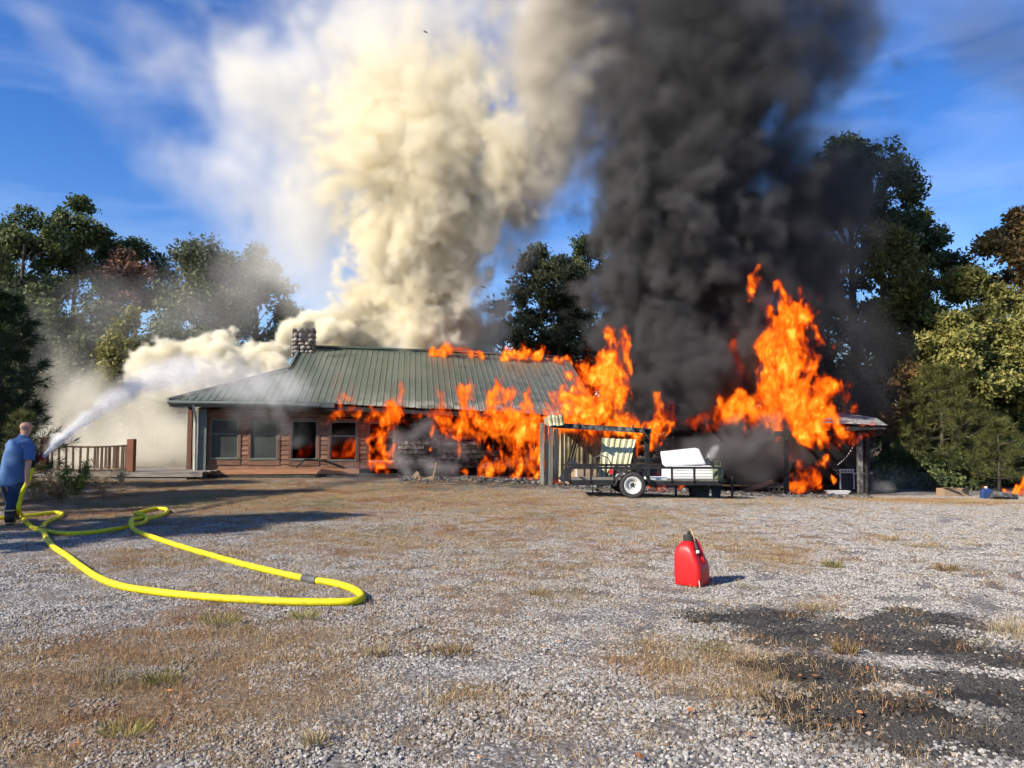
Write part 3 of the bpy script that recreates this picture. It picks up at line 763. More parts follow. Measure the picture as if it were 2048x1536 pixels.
def ribbed(w, h, mat_, parent, name='sheet', ribs=None, loc=None, M=None):
    """corrugated sheet in the xz plane, w wide and h tall"""
    m = MB(); n = max(6, int(w / .05)); rows = 5
    for j in range(rows):
        for i in range(n + 1):
            x = w * i / n; z = h * j / (rows - 1)
            q = Vector((x, .022 * math.cos(i * math.pi * .66) + .02 * math.sin(j * 1.3 + x * 2), z))
            m.v.append(tuple(M @ q if M else q))
    for j in range(rows - 1):
        for i in range(n): a = j * (n + 1) + i; m.f.append((a, a + 1, a + n + 2, a + n + 1))
    o = m.build(name, mat_, parent, loc=loc)
    so = o.modifiers.new('thick', 'SOLIDIFY'); so.thickness = .006
    return o
YS = 24.4
shed = empty('shed', on_ground(*P(1180, 960, YS).xy), label='half-burnt lean-to shed frame holding pale yellow corrugated sheets', cat='shed')
so_ = shed.location
def L(px, py, Y): return P(px, py, Y) - so_
def pole(px, y0, y1, Y, w, m_, name, parent, lean=0):
    m = MB(); a = L(px, y1 + 4, Y); b = L(px + lean, y0, Y); m.bar(a, b, w, w); return m.build(name, m_, parent)
pole(1084, 846, 972, YS, .13, M_post2, 'post', shed)
pole(1101, 836, 972, YS - .1, .13, M_post2, 'post', shed, 1)
pole(1094, 835, 968, YS + .15, .10, M_sheet, 'post', shed, -2)
pole(1294, 858, 966, YS + .3, .14, M_char, 'post', shed)
pole(1270, 862, 966, YS + 2.4, .12, M_char, 'post', shed)
m = MB(); m.bar(L(1100, 850, YS), L(1302, 862, YS + .3), .10, .16); m.build('front_beam', M_ashwood, shed)
m = MB(); m.bar(L(1100, 846, YS + 2.6), L(1300, 852, YS + 2.8), .10, .14); m.build('rear_beam', M_char, shed)
for k in range(9):
    x = 1112 + k * 22
    if k in (1, 3, 4, 5, 6): continue
    m = MB(); m.bar(L(x, 848 + (x - 1100) * .055, YS - .15), L(x + rg.uniform(-4, 4), 846 + (x - 1100) * .03, YS + 2.7), .06, .11); m.build('rafter', M_char, shed)
for k in range(5, 8):
    x0_, x1_ = 1108, 1262 + rg.uniform(-14, 14)
    m = MB(); yy = YS + .05 + k * .34; m.bar(L(x0_, 845, yy) + Vector((0, 0, -.01 * k)), L(x1_, 851, yy) + Vector((0, 0, -.01 * k)), .30, .03); m.build('shade_board', M_char, shed)  # charred boards added overhead to shade the upper part of the sheets
for (px, w_) in ((1098, 14), (1112, 12)):
    a = L(px, 852, YS - .2); ribbed(.26, .33, M_sheet, shed, 'torn_sheet', M=Matrix.Translation(a) @ Matrix.Rotation(R(-8), 4, 'Y'))
# rear wall sheets and the leaning bright sheet
def sheet_px(c, Y, m_, name='wall_sheet'):
    """corrugated sheet spanned between four pixel corners (bl, br, tr, tl) with their own depths"""
    q = [L(x, y, yy) for (x, y, yy) in c]
    m = MB(); W_ = (q[1] - q[0]).length; n = max(8, int(W_ / .045)); rows = 6
    nrm = (q[1] - q[0]).cross(q[3] - q[0]).normalized()
    for j in range(rows):
        for i in range(n + 1):
            u, v_ = i / n, j / (rows - 1)
            p_ = q[0] * (1 - u) * (1 - v_) + q[1] * u * (1 - v_) + q[2] * u * v_ + q[3] * (1 - u) * v_
            m.v.append(tuple(p_ + nrm * (.022 * math.cos(i * 1.9) + .035 * math.sin(v_ * 2.5 + u * 3))))
    for j in range(rows - 1):
        for i in range(n): a = j * (n + 1) + i; m.f.append((a, a + 1, a + n + 2, a + n + 1))
    o = m.build(name, m_, shed); so = o.modifiers.new('thick', 'SOLIDIFY'); so.thickness = .006; return o
Yb = YS + 2.5
sheet_px([(1104, 968, YS + .2), (1116, 966, YS + .8), (1118, 858, YS + .8), (1106, 858, YS + .2)], 0, M_sheet)
sheet_px([(1112, 964, Yb - .1), (1134, 962, Yb), (1136, 856, Yb), (1112, 856, Yb - .1)], 0, M_sheet)
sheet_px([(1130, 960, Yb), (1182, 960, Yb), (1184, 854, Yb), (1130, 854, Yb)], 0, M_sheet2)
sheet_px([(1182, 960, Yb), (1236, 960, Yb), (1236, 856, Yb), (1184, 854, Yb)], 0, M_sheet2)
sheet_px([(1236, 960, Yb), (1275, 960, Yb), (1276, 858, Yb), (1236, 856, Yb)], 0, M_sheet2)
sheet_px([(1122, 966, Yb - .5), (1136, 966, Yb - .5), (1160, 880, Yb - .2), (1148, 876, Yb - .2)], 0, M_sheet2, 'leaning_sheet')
sheet_px([(1196, 964, YS + .25), (1252, 964, YS + .25), (1272, 878, YS + .9), (1204, 876, YS + .9)], 0, M_sheet, 'leaning_sheet')
# junk in the shed
q = on_ground(*P(1172, 960, YS + .2).xy)
m = MB(); m.box((-.33, -.25, 0), (.33, .25, .62)); cab = m.build('cabinet', M_sheet3, None, loc=q, bevel=.02, label='small white cabinet standing inside the shed frame', cat='cabinet')
m = MB(); m.box((-.30, -.262, .06), (.30, -.252, .57)); m.build('door_panel', M_tan, cab)
m = MB(); m.box((-.37, -.28, .622), (.37, .28, .655)); m.build('top', M_char, cab)
m = MB(); m.bar(P(1130, 966, YS + .1), P(1154, 925, YS + .4), .5, .03, up=(0, 1, 0)); m.build('plank', M_tan, None, label='pale board leaning against the white cabinet in the shed', cat='plank')

# metal garden chairs behind the trailer
def wire_chair(px, Y, rz_, lean, label):
    q = on_ground(*P(px, 960, Y).xy); c = empty('garden_chair', q, rz_, label=label, cat='chair', group='wire garden chairs by the shed')
    def tub(name, pts, r=.013, closed=False): m = MB(); m.tube(pts, r, 6, closed); return m.build(name, M_black, c)
    for sx in (-.25, .25):
        tub('leg', [(sx, -.25, 0), (sx, -.22, .45), (sx, -.2, .66), (sx, .05, .68), (sx * .95, .22, .62)])
        tub('leg', [(sx, .28, 0), (sx, .22, .45)])
    tub('seat_rim', [(-.25, -.22, .45), (.25, -.22, .45), (.25, .22, .45), (-.25, .22, .45)], .012, True)
    for k in range(5): tub('seat_slat', [(-.2 + k * .1, -.22, .45), (-.2 + k * .1, .22, .45)], .009)
    tub('back_hoop', [(-.25, .22, .45), (-.26, .27, .8), (-.18, .30, .98), (0, .31, 1.04), (.18, .30, .98), (.26, .27, .8), (.25, .22, .45)], .014)
    for k in range(3): tub('back_bar', [(-.12 + k * .12, .22, .45), (-.12 + k * .12, .31, 1.0)], .008)
    c.rotation_euler = (lean, 0, rz_); return c
wire_chair(1208, 20.9, R(160), 0, 'black wire garden chair with a rounded back before the yellow sheet')
c = wire_chair(1258, 20.6, R(200), R(-22), 'black wire garden chair tipped back beside the trailer wheel')

# ---- trailer
YT = 18.25
base = G(1265, 997)
YT = base.y
tr = empty('trailer', base, R(0.0), label='black two-wheeled utility trailer with rail sides', cat='trailer')
def TP(px, py, dy=0.0): return P(px, py, YT + dy) - base
W_T = 1.7
def tbar(name, a, b, w=.05, h=None, m_=M_black, parent=tr): m = MB(); m.bar(a, b, w, h); return m.build(name, m_, parent)
zr0 = TP(1290, 936).z; zd = TP(1290, 967).z
xl, xr = TP(1140, 950).x, TP(1443, 950).x
for dy, nm in ((.12, 'near'), (.12 + W_T, 'far')):
    tbar('top_rail', (xl, dy, zr0), (xr + .07, dy, zr0), .055, .055)
    tbar('deck_beam', (xl, dy, zd), (xr, dy, zd), .05, .10)
    xs_ = [TP(px, 950).x for px in (1141, 1183, 1230, 1299, 1346, 1391, 1441)]
    for x in xs_: tbar('stake', (x, dy, zd), (x, dy, zr0), .05, .05)
    if nm == 'near':
        tbar('low_rail', (xl, dy, TP(1150, 962).z), (TP(1230, 950).x, dy, TP(1150, 962).z), .03, .03)
for x in (xl, xr): tbar('end_rail', (x, .12, zr0), (x, .12 + W_T, zr0), .05)
for i in range(9):
    y = .15 + i * (W_T - .06) / 9
    m = MB(); m.box((xl + .03, y, zd + .03), (xr - .03, y + .17, zd + .065)); m.build('deck_plank', M_char if False else M_post2, tr)
for i in range(4):
    x = xl + .4 + i * .85; tbar('cross_member', (x, .12, zd - .02), (x, .12 + W_T, zd - .02), .05, .08)
# rear gate of mesh at the left end
for k in range(6): tbar('gate_bar', (xl, .15 + k * .33, zd), (xl, .15 + k * .33, zr0), .025)
# wheels, fenders, axle
def wheel(dy):
    w = empty('wheel', (0, dy, .325)); w.parent = tr
    def rot(pr, n=36):
        rings = []
        for k in range(n):
            a = 2 * math.pi * k / n; rings.append([(r_ * math.cos(a), y, r_ * math.sin(a)) for (r_, y) in pr])
        rings.append(rings[0]); return rings
    ty = [(.205, -.09), (.24, -.105), (.29, -.105), (.318, -.085), (.325, -.05), (.325, .05), (.318, .085), (.29, .105), (.24, .105), (.205, .09)]
    m = MB(); m.rings(rot(ty), cap=False); m.build('tyre', M_tyre, w, smooth=True)
    ri = [(.20, -.095), (.215, -.098), (.212, -.085), (.19, -.075), (.17, -.045), (.12, -.05), (.09, -.065), (.055, -.068), (.05, -.045), (.001, -.04)]
    m = MB(); m.rings(rot(ri), cap=False); m.build('rim', M_rim, w, smooth=True)
    for k in range(8):
        a = 2 * math.pi * (k + .5) / 8; m = MB(); m.ell((.138 * math.cos(a), -.052, .138 * math.sin(a)), (.018, .008, .018), 8, 4); m.build('rim_hole', M_black, w)
    for k in range(5):
        a = 2 * math.pi * k / 5 + .3; m = MB(); m.ell((.062 * math.cos(a), -.07, .062 * math.sin(a)), (.012, .02, .012), 6, 4); m.build('lug_nut', M_tyre, w)
    m = MB(); m.ell((0, -.05, 0), (.038, .045, .038), 12, 6); m.build('hub', M_tyre, w, smooth=True)
    return w
wheel(0); wheel(W_T + .24)
for dy in (-.13, W_T + .12):
    arc = [(math.cos(a) * .42, math.sin(a) * .40 + .335) for a in np.linspace(0.12, math.pi - .12, 12)]
    arc = [(.47, .30)] + arc + [(-.47, .30)]
    m = MB()
    for (x, z) in arc: m.v += [(x, dy, z), (x, dy + .26, z)]
    for i in range(len(arc) - 1): m.f.append((2 * i, 2 * i + 1, 2 * i + 3, 2 * i + 2))
    o = m.build('fender', M_black, tr, smooth=True); so = o.modifiers.new('thick', 'SOLIDIFY'); so.thickness = .02
tbar('axle', (0, 0, .325), (0, W_T + .24, .325), .06)
for dy in (.12, .12 + W_T): tbar('leaf_spring', (-.33, dy, zd - .08), (.33, dy, zd - .08), .05, .03)
# tongue, coupler, jack
xt = TP(1482, 962).x; ym = .12 + W_T / 2
for dy in (.3, W_T - .06): tbar('tongue_beam', (xr - .1, dy, zd), (xt - .1, ym, zd + .02), .06, .08)
tbar('coupler', (xt - .15, ym, zd + .02), (xt + .06, ym, zd + .02), .08, .06)
xj = TP(1484, 962).x
tbar('jack', (xj, ym - .1, zd + .12), (xj, ym - .1, -.02), .05); m = MB(); m.box((xj - .1, ym - .2, -.1), (xj + .1, ym, -.02)); m.build('jack_foot', M_black, tr)
tbar('jack_handle', (xj - .16, ym - .1, zd + .12), (xj + .03, ym - .1, zd + .12), .03)
m = MB(); m.box((-.045, -.035, -.05), (.045, 0, .06)); m.build('side_light', M_redl, tr, loc=TP(1223, 944) + Vector((0, .08, 0)), label='red side marker light')
for px in (1360, 1437):
    x = TP(px, 970).x; tbar('stand_leg', (x, .5, zd), (x, .5, 0), .05)

# things on and under the trailer
def TW(px, py, dy): return P(px, py, YT + dy)
YC = .55
fz = empty('chest_cooler', Vector((TW(1385, 955, YC).x, YT + YC, base.z + zd + .066)), label='large white chest cooler with its lid tilted open on the trailer', cat='cooler')
def FP(px, py, dy=0): return TW(px, py, YC + dy) - fz.location
x0, x1 = FP(1332, 950).x, FP(1434, 950).x; zt_ = FP(1380, 936).z
m = MB(); m.box((x0, -.05, 0), (x1, .6, zt_)); m.build('body', M_white, fz, bevel=.04)
m = MB()
for k in range(4): m.box((x0 + .15, -.062, .08 + k * .075), (x1 - .15, -.05, .12 + k * .075))
m.build('side_rib', M_white, fz)
a, b, c_, d_ = FP(1330, 934), FP(1413, 929), FP(1399, 898), FP(1325, 906)
th = Vector((.02, .45, .03))
m = MB(); m.add([a, b, c_, d_, a + th, b + th, c_ + th, d_ + th], [(0, 1, 2, 3), (7, 6, 5, 4), (0, 4, 5, 1), (1, 5, 6, 2), (2, 6, 7, 3), (3, 7, 4, 0)]); m.build('lid', M_white, fz, bevel=.035)
m = MB(); m.box((FP(1405, 930).x, -.02, zt_ - .01), (FP(1421, 930).x, .55, zt_ + .06)); m.build('lid_hinge', M_white, fz, bevel=.02)
m = MB(); q = TW(1441, 958, .35); m.rings([[Vector((r_ * math.cos(2 * math.pi * k / 18), r_ * math.sin(2 * math.pi * k / 18), z)) for k in range(18)] for (r_, z) in ((.10, 0), (.125, .02), (.13, .08), (.13, .26), (.115, .32), (.06, .355), (.03, .36))])
tank = m.build('gas_tank', M_green, None, smooth=True, loc=(q.x - .06, q.y, base.z + zd + .066), label='olive green gas cylinder standing at the front end of the trailer', cat='tank')
m = MB(); m.tube([(0, 0, .36), (0, 0, .44)], .022, 8); m.build('valve', M_tyre, tank)
m = MB(); m.tube([(-.07, 0, .34), (-.07, 0, .46), (.07, 0, .46), (.07, 0, .34)], .012, 6); m.build('collar', M_green, tank)
q = TW(1418, 935, .9)
m = MB(); m.tube([(0, 0, 0), (.02, 0, .3), (-.03, 0, .48), (.01, 0, .62)], [.03, .025, .015, .02], 6); fa = m.build('water_tap', M_down, None, loc=(q.x, q.y, base.z + zd + .066), label='thin grey tap pipe standing behind the white cooler', cat='pipe')
m = MB(); m.bar((0, -.1, .34), (0, .1, .34), .02, .02); m.build('handle', M_redl, fa)
# white tray on the deck
q = TW(1313, 962, .5); m = MB(); m.box((-.28, -.2, 0), (.25, .2, .07)); m.build('white_tray', M_white, None, loc=(q.x, q.y, base.z + zd + .067), bevel=.02, label='flat white tray on the trailer deck beside the wheel', cat='tray')
# dark bins behind the trailer's front end
for (px, w_, h_, lb) in ((1398, .5, .42, 'black plastic bin in the shade under the trailer front'), (1432, .22, .36, 'narrow black can in the shade under the trailer front')):
    q = on_ground(*P(px, 985, YT + 1.2).xy); m = MB()
    m.rings([[Vector((x * k, y * k * .8, z)) for (x, y) in ((-w_, -w_), (w_, -w_), (w_, w_), (-w_, w_))] for (k, z) in ((.42, 0), (.5, h_ * .95), (.55, h_ * .95), (.55, h_))])
    bo = m.build('bin', M_tyre, None, loc=q, bevel=.02, label=lb, cat='bin'); m = MB(); m.tube([(-w_ * .3, -w_ * .42, h_ * .8), (0, -w_ * .46, h_ * .7), (w_ * .3, -w_ * .42, h_ * .8)], .012, 6); m.build('handle', M_black, bo)

# ---- carport: charred posts, beams and rafters, one surviving roof corner
YP = 27.2
cp = empty('carport', on_ground(*P(1640, 980, YP).xy), label='burning open carport with charred posts and a scrap of metal roof', cat='carport')
co = cp.location
def CP(px, py, Y): return P(px, py, Y) - co
def cbar(name, a, b, w=.14, h=None, m_=None): m = MB(); m.bar(a, b, w, h); return m.build(name, m_ or M_char, cp)
cbar('post', CP(1721, 990, YP), CP(1718, 866, YP), .15, m_=M_ashwood); cbar('post', CP(1735, 988, YP + .5), CP(1733, 866, YP + .5), .13)
cbar('post', CP(1573, 988, YP), CP(1572, 868, YP), .14); cbar('post', CP(1438, 982, YP + .6), CP(1446, 905, YP + .6), .13)
for px in (1340, 1480, 1600, 1735): cbar('rear_post', CP(px, 972, YP + 5), CP(px, 850, YP + 5), .14)
cbar('front_beam', CP(1548, 868, YP), CP(1760, 866, YP), .12, .2); cbar('fallen_beam', CP(1400, 935, YP + .5), CP(1552, 872, YP + .2), .12, .18); cbar('rear_beam', CP(1310, 838, YP + 5), CP(1745, 845, YP + 5), .12, .2)
for k in range(14):
    x = 1320 + k * 32
    if k < 8 and k != 3: continue
    cbar('rafter', CP(x, 853 + (x - 1310) * .022, YP - .1), CP(x - 8 + rg.uniform(-3, 3), 836 + rg.uniform(-3, 3), YP + 3.5), .06, .14)
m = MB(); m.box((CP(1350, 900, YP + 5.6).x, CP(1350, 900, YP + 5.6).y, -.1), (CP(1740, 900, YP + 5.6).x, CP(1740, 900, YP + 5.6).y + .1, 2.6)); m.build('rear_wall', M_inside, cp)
cq = [(1690, 838, YP + 1.0), (1776, 851, YP - .7), (1772, 846, YP - .5), (1697, 828, YP + 2.6)]
M_scrap = mat('scorched_roof_sheet', [(.06, .058, .055), (.24, .235, .225), (.46, .45, .43)], 3, .5, .1, stretch=(3, .6, 1))
def cp_sheet(c, m_):
    q = [CP(*x) for x in c]; m = MB(); n = 22; rows = 4
    for j in range(rows):
        for i in range(n + 1):
            u, v_ = j / (rows - 1), i / n
            p_ = q[0] * (1 - u) * (1 - v_) + q[1] * u * (1 - v_) + q[2] * u * v_ + q[3] * (1 - u) * v_
            m.v.append(tuple(p_ + Vector((0, 0, .02 * math.cos(i * 2.1)))))
    for j in range(rows - 1):
        for i in range(n): a = j * (n + 1) + i; m.f.append((a, a + 1, a + n + 2, a + n + 1))
    o = m.build('roof_sheet', m_, cp); so = o.modifiers.new('thick', 'SOLIDIFY'); so.thickness = .008; return o
cp_sheet([(1640, 846, YP - .6), (1776, 852, YP - .6), (1752, 836, YP + 3.0), (1650, 822, YP + 3.0)], M_scrap)
cbar('eave_beam', CP(1690, 858, YP - .5), CP(1772, 854, YP - .5), .05, .14)
# string of little lights
ls = empty('light_string', P(1712, 882, YP - .1), label='string of small white bulbs hanging slantwise from the carport post', cat='light string')
a = Vector((0, 0, 0)); b = P(1676, 927, YP + .1) - ls.location
m = MB(); pts = [a.lerp(b, k / 10) + Vector((0, 0, -.1 * math.sin(math.pi * k / 10))) for k in range(11)]; m.tube(pts, .006, 5); m.build('wire', M_black, ls)
for k in range(1, 11, 1):
    m = MB(); m.ell(pts[k] - Vector((0, 0, .03)), (.016, .016, .028), 6, 5); m.build('bulb', M_white, ls)

# barrel grill
q = G(1597, 984)
gr = empty('barrel_grill', Vector((P(1601, 980, q.y).x, q.y, q.z)), R(5), label='black drum barbecue on splayed steel legs in front of the flames', cat='grill')
def GP(px, py): return P(px, py, q.y) - gr.location
zc = GP(1600, 932).z; rx = GP(1621, 930).x - .02
m = MB(); n = 20
m.rings([[Vector((x, .27 * r_ * math.cos(2 * math.pi * k / n), zc + .24 * r_ * math.sin(2 * math.pi * k / n))) for k in range(n)] for (x, r_) in ((-rx, .9), (-rx + .03, 1), (rx - .03, 1), (rx, .9))])
m.build('drum', M_black, gr, smooth=True, bevel=.01)
m = MB(); m.box((-rx + .02, -.30, zc - .02), (rx - .02, -.255, zc + .01)); m.build('lid_seam', M_rust, gr)
m = MB(); m.tube([(-.15, -.28, zc + .1), (-.15, -.34, zc + .1), (.15, -.34, zc + .1), (.15, -.28, zc + .1)], .012, 6); m.build('lid_handle', M_rust, gr)
for sx in (-1, 1):
    for sy in (-1, 1):
        m = MB(); m.bar((sx * .22, sy * .15, zc - .18), (sx * .36, sy * .3, 0), .035); m.build('leg', M_rust, gr)
    m = MB(); m.bar((sx * .29, -.22, zc * .42), (sx * .29, .22, zc * .42), .03); m.build('leg_brace', M_rust, gr)
m = MB(); m.bar((-.3, -.23, zc * .36), (.3, -.23, zc * .36), .03); m.build('shelf_bar', M_rust, gr)
# old stove / side table with white frame
q = G(1682, 984)
stv = empty('cooker', Vector((P(1683, 980, q.y).x, q.y, q.z)), 0, label='old cooker with a white front frame beside the carport post', cat='cooker')
def SP(px, py): return P(px, py, q.y) - stv.location
zt2 = SP(1680, 940).z
m = MB(); m.box((SP(1654, 0).x, 0, 0), (SP(1716, 0).x, .6, zt2 - .05)); m.build('body', M_black, stv)
m = MB(); m.box((SP(1652, 0).x, -.03, zt2 - .05), (SP(1718, 0).x, .62, zt2)); m.build('top', M_tyre, stv)
m = MB(); m.box((SP(1653, 0).x, -.04, SP(0, 946).z), (SP(1680, 0).x, -.005, SP(0, 938).z)); m.build('control_panel', M_sheet3, stv)
for k in range(4): m = MB(); m.ell((SP(1657 + k * 6, 0).x, -.06, SP(0, 942).z), (.025, .03, .03), 8, 5); m.build('knob', M_black, stv)
for px in (1654, 1680): m = MB(); m.box((SP(px, 0).x - .02, -.03, SP(0, 978).z), (SP(px, 0).x + .02, -.002, SP(0, 946).z)); m.build('frame_bar', M_sheet3, stv)
m = MB(); m.box((SP(1681, 0).x, -.035, SP(0, 948).z), (SP(1716, 0).x, -.002, SP(0, 945).z)); m.build('frame_bar', M_sheet3, stv)
q = G(1674, 988); m = MB(); m.rings([[Vector((x * k, y * k * .6, z)) for (x, y) in ((-.4, -.3), (.42, -.3), (.42, .3), (-.4, .3))] for (k, z) in ((.8, 0), (.95, .10), (1, .10), (1, .12))])
m.build('white_pan', M_white, None, loc=q, bevel=.01, label='shallow white pan lying on the ground before the cooker', cat='pan')
# lumber heap beside the tongue
hp = G(1530, 984)
LB = ['grey board sloping up the heap beside the trailer tongue', 'long tan board lying at the foot of the lumber heap', 'dark beam propped across the lumber heap', 'short pale board at the right end of the lumber heap']
for k, (a, b, w_, m_) in enumerate((((1484, 983), (1545, 963), .16, M_tan), ((1488, 986), (1572, 984), .14, M_tan), ((1500, 980), (1575, 968), .18, M_ashwood), ((1536, 966), (1574, 972), .16, M_tan))):
    A = P(*a, hp.y + .5 + .2 * k); B = P(*b, hp.y + .6 + .2 * k); m = MB(); m.bar(A, B, w_ * .4, w_); m.build('lumber', m_, None, label=LB[k], cat='board', group='boards in the lumber heap')
for k, px in enumerate((1541, 1552, 1563)):
    q = on_ground(*P(px, 980, hp.y + .35).xy); m = MB(); m.box((-.085, -.1, 0), (.085, .1, .05)); m.box((-.085, -.1, .15), (.085, .1, .20)); m.box((-.085, -.1, .05), (-.055, .1, .15)); m.box((.055, -.1, .05), (.085, .1, .15))
    m.build('concrete_block', M_ashwood, None, loc=q, label=('hollow concrete block nearest the trailer tongue', 'middle one of three hollow concrete blocks by the lumber heap', 'hollow concrete block nearest the barrel grill')[k], cat='block', group='concrete blocks by the lumber')
# right edge: crate, blue can, grey log
q = G(1905, 992); m = MB(); m.box((-.42, -.25, 0), (.42, .25, .26)); cr = m.build('crate', M_tan, None, loc=q, bevel=.01, label='tan cardboard box on the ground below the young pine', cat='box')
for sx in (-1, 1): m = MB(); m.bar((sx * .21, -.24, .262), (sx * .30, -.38, .30), .40, .008); m.build('flap', M_tan, cr)
m = MB(); q = G(1973, 998); m.rings([[Vector((x * k, y * k * .7, z)) for (x, y) in ((-.16, -.14), (.16, -.14), (.16, .14), (-.16, .14))] for (k, z) in ((1, 0), (1, .24), (.6, .31), (.3, .33))])
M_blue = mat('blue_plastic', [(.02, .045, .13), (.03, .06, .17)], 3, .4)
bc = m.build('blue_can', M_blue, None, loc=q, bevel=.03, label='small blue plastic can on the ground at the wood edge', cat='can'); m = MB(); m.tube([(0, 0, .32), (0, 0, .38)], .04, 8); m.build('cap', M_white, bc)
q = G(2010, 1000); m = MB(); m.tube([(-.4, 0, .09), (-.1, .05, .1), (.4, .1, .08)], [.09, .1, .08], 8, jit=rg); m.build('log', M_ashwood, None, loc=q, label='short grey log beside the small fire at the wood edge', cat='log')
# fallen trim boards before the burnt wall
for k, (pp, lb) in enumerate(((((828, 962), (850, 960), (866, 955), (873, 925)), 'tan warped board curling upright beside the charred wall'), (((845, 964), (890, 963), (943, 961)), 'long tan board lying flat before the charred wall'), (((828, 955), (836, 944), (842, 966)), 'short bent tan board at the end of the flat one'))):
    q0 = G(*pp[0]); pts = [P(x, y, 25.6) for (x, y) in pp]
    m = MB()
    for i in range(len(pts) - 1): m.bar(pts[i], pts[i + 1], .05, .13)
    m.build('fallen_board', M_tan, None, label=lb, cat='board', group='fallen boards before the house')
# ash and burnt scraps along the house front
m = MB()
for k in range(900):
    px = rg.uniform(800, 1400) if rg.random() < .8 else rg.uniform(1400, 1740)
    c = P(px, 900, rg.gauss(25.9, .7) if px < 1100 else rg.gauss(24.6, 1.2)); z = gz(c.x, c.y)
    d = Vector((rg.gauss(0, 1), rg.gauss(0, 1), rg.gauss(0, .35))).normalized() * rg.uniform(.04, .3)
    a = Vector((c.x, c.y, z + rg.uniform(.0, .06))); m.bar(a - d / 2, a + d / 2, rg.uniform(.015, .10), rg.uniform(.01, .05))
m.build('debris', M_ashwood, kind='stuff', label='ash and charred scraps strewn along the house front', cat='debris')

# ---- red fuel jug
def jug():
    q = G(1386, 1174); q.y += .12
    M_red = mat('red_polyethylene', [(.40, .008, .010), (.52, .010, .012), (.58, .016, .018)], 6, .42, .10, bump_scale=14, spec=.4)
    j = empty('fuel_jug', q, R(-40), label='red plastic fuel jug with black cap and filler hose on the gravel', cat='fuel jug')
    n = 28
    def ring(hx0, hx1, hy, z, e=5.0):
        r_ = []
        cx = (hx0 + hx1) / 2; hx = (hx1 - hx0) / 2
        for k in range(n):
            a = 2 * math.pi * k / n; c, s_ = math.cos(a), math.sin(a)
            r_.append(Vector((cx + hx * math.copysign(abs(c) ** (2 / e), c), hy * math.copysign(abs(s_) ** (2 / e), s_), z)))
        return r_
    # square jug: straight at the back, cut away to the grip on the right
    pr = [(-.115, .15, .115, .0), (-.13, .17, .13, .012), (-.132, .175, .132, .05), (-.132, .178, .132, .16), (-.132, .17, .132, .21), (-.132, .14, .130, .27), (-.13, .115, .126, .32), (-.125, .10, .12, .36), (-.115, .085, .11, .395), (-.09, .06, .085, .425), (-.065, .045, .06, .44), (-.055, .04, .05, .455)]
    m = MB(); m.rings([ring(a, b, c, d, 5 if d < .39 else 3) for (a, b, c, d) in pr]); m.build('body', M_red, j, smooth=True, sub=1)
    m = MB(); m.tube([(-.008, 0, .445), (-.008, 0, .505)], .056, 24); m.build('cap', M_tyre, j, bevel=.006)
    for k in range(24):
        a = 2 * math.pi * k / 24; m = MB(); m.bar((-.008 + .057 * math.cos(a), .057 * math.sin(a), .45), (-.008 + .057 * math.cos(a), .057 * math.sin(a), .50), .005); m.build('cap_rib', M_tyre, j)
    m = MB(); m.tube([(-.008, 0, .50), (-.008, 0, .53), (0, 0, .545)], [.02, .018, .014], 10); m.build('spout', M_tyre, j)
    M_tube = mat('clear_tan_hose', [(.30, .22, .10), (.42, .33, .17)], 4, .3)
    m = MB(); m.tube([(0, 0, .54), (.008, -.01, .562), (.022, -.015, .567), (.038, -.02, .55), (.062, -.03, .50), (.085, -.04, .445)], .008, 8); m.build('filler_hose', M_tube, j, smooth=True)
    m = MB(); m.tube([(.082, -.04, .452), (.118, -.06, .36)], .014, 10); m.build('hose_tip', M_tyre, j)
    m = MB(); m.tube([(.117, -.06, .362), (.126, -.065, .34)], .017, 10); m.build('tip_cap', M_white, j)
    m = MB(); m.tube([(.05, -.0, .47), (.10, 0, .43), (.128, 0, .36), (.14, 0, .29), (.165, 0, .23)], .016, 8); m.build('handle', M_red, j, smooth=True)
    M_rope = mat('pale_cord', [(.5, .45, .38)], 3, .9)
    m = MB(); m.tube([(.155, -.115, .075), (.168, -.125, .04), (.172, -.13, .012)], .005, 6); m.build('cord_end', M_rope, j)
jug()

# ---- yellow fire hose on the ground
HOSE = [(64, 936, 1.02), (60, 950, .80), (54, 966, .58), (45, 984, .36), (39, 1003, .24), (37, 1020, .15), (42, 1038, .06), (60, 1054, 0), (88, 1064, 0), (130, 1070, 0), (180, 1068, 0), (230, 1061, 0), (268, 1052, 0), (289, 1046, 0), (291, 1041, .05), (280, 1039, .08), (270, 1034, .06), (272, 1029, 0), (285, 1025, 0), (311, 1019, 0), (331, 1020, 0), (334, 1026, 0), (322, 1033, 0), (300, 1039, 0), (276, 1045, .05), (264, 1052, .09), (262, 1059, .05), (272, 1065, 0), (305, 1077, 0), (345, 1091, 0), (400, 1108, 0), (480, 1131, 0), (560, 1151, 0), (620, 1164, 0), (665, 1171, 0), (702, 1182, 0), (722, 1195, 0), (720, 1205, 0), (690, 1210, 0), (600, 1210, 0), (500, 1206, 0), (400, 1199, 0), (310, 1189, 0), (240, 1177, 0), (195, 1159, 0), (162, 1137, 0), (132, 1114, 0), (104, 1095, 0), (92, 1078, 0), (86, 1062, 0), (87, 1052, 0), (101, 1043, 0), (120, 1035, 0), (124, 1029, 0), (110, 1027, 0), (78, 1031, 0), (40, 1035, 0), (-20, 1040, 0), (-120, 1046, 0)]
HR_ = .036
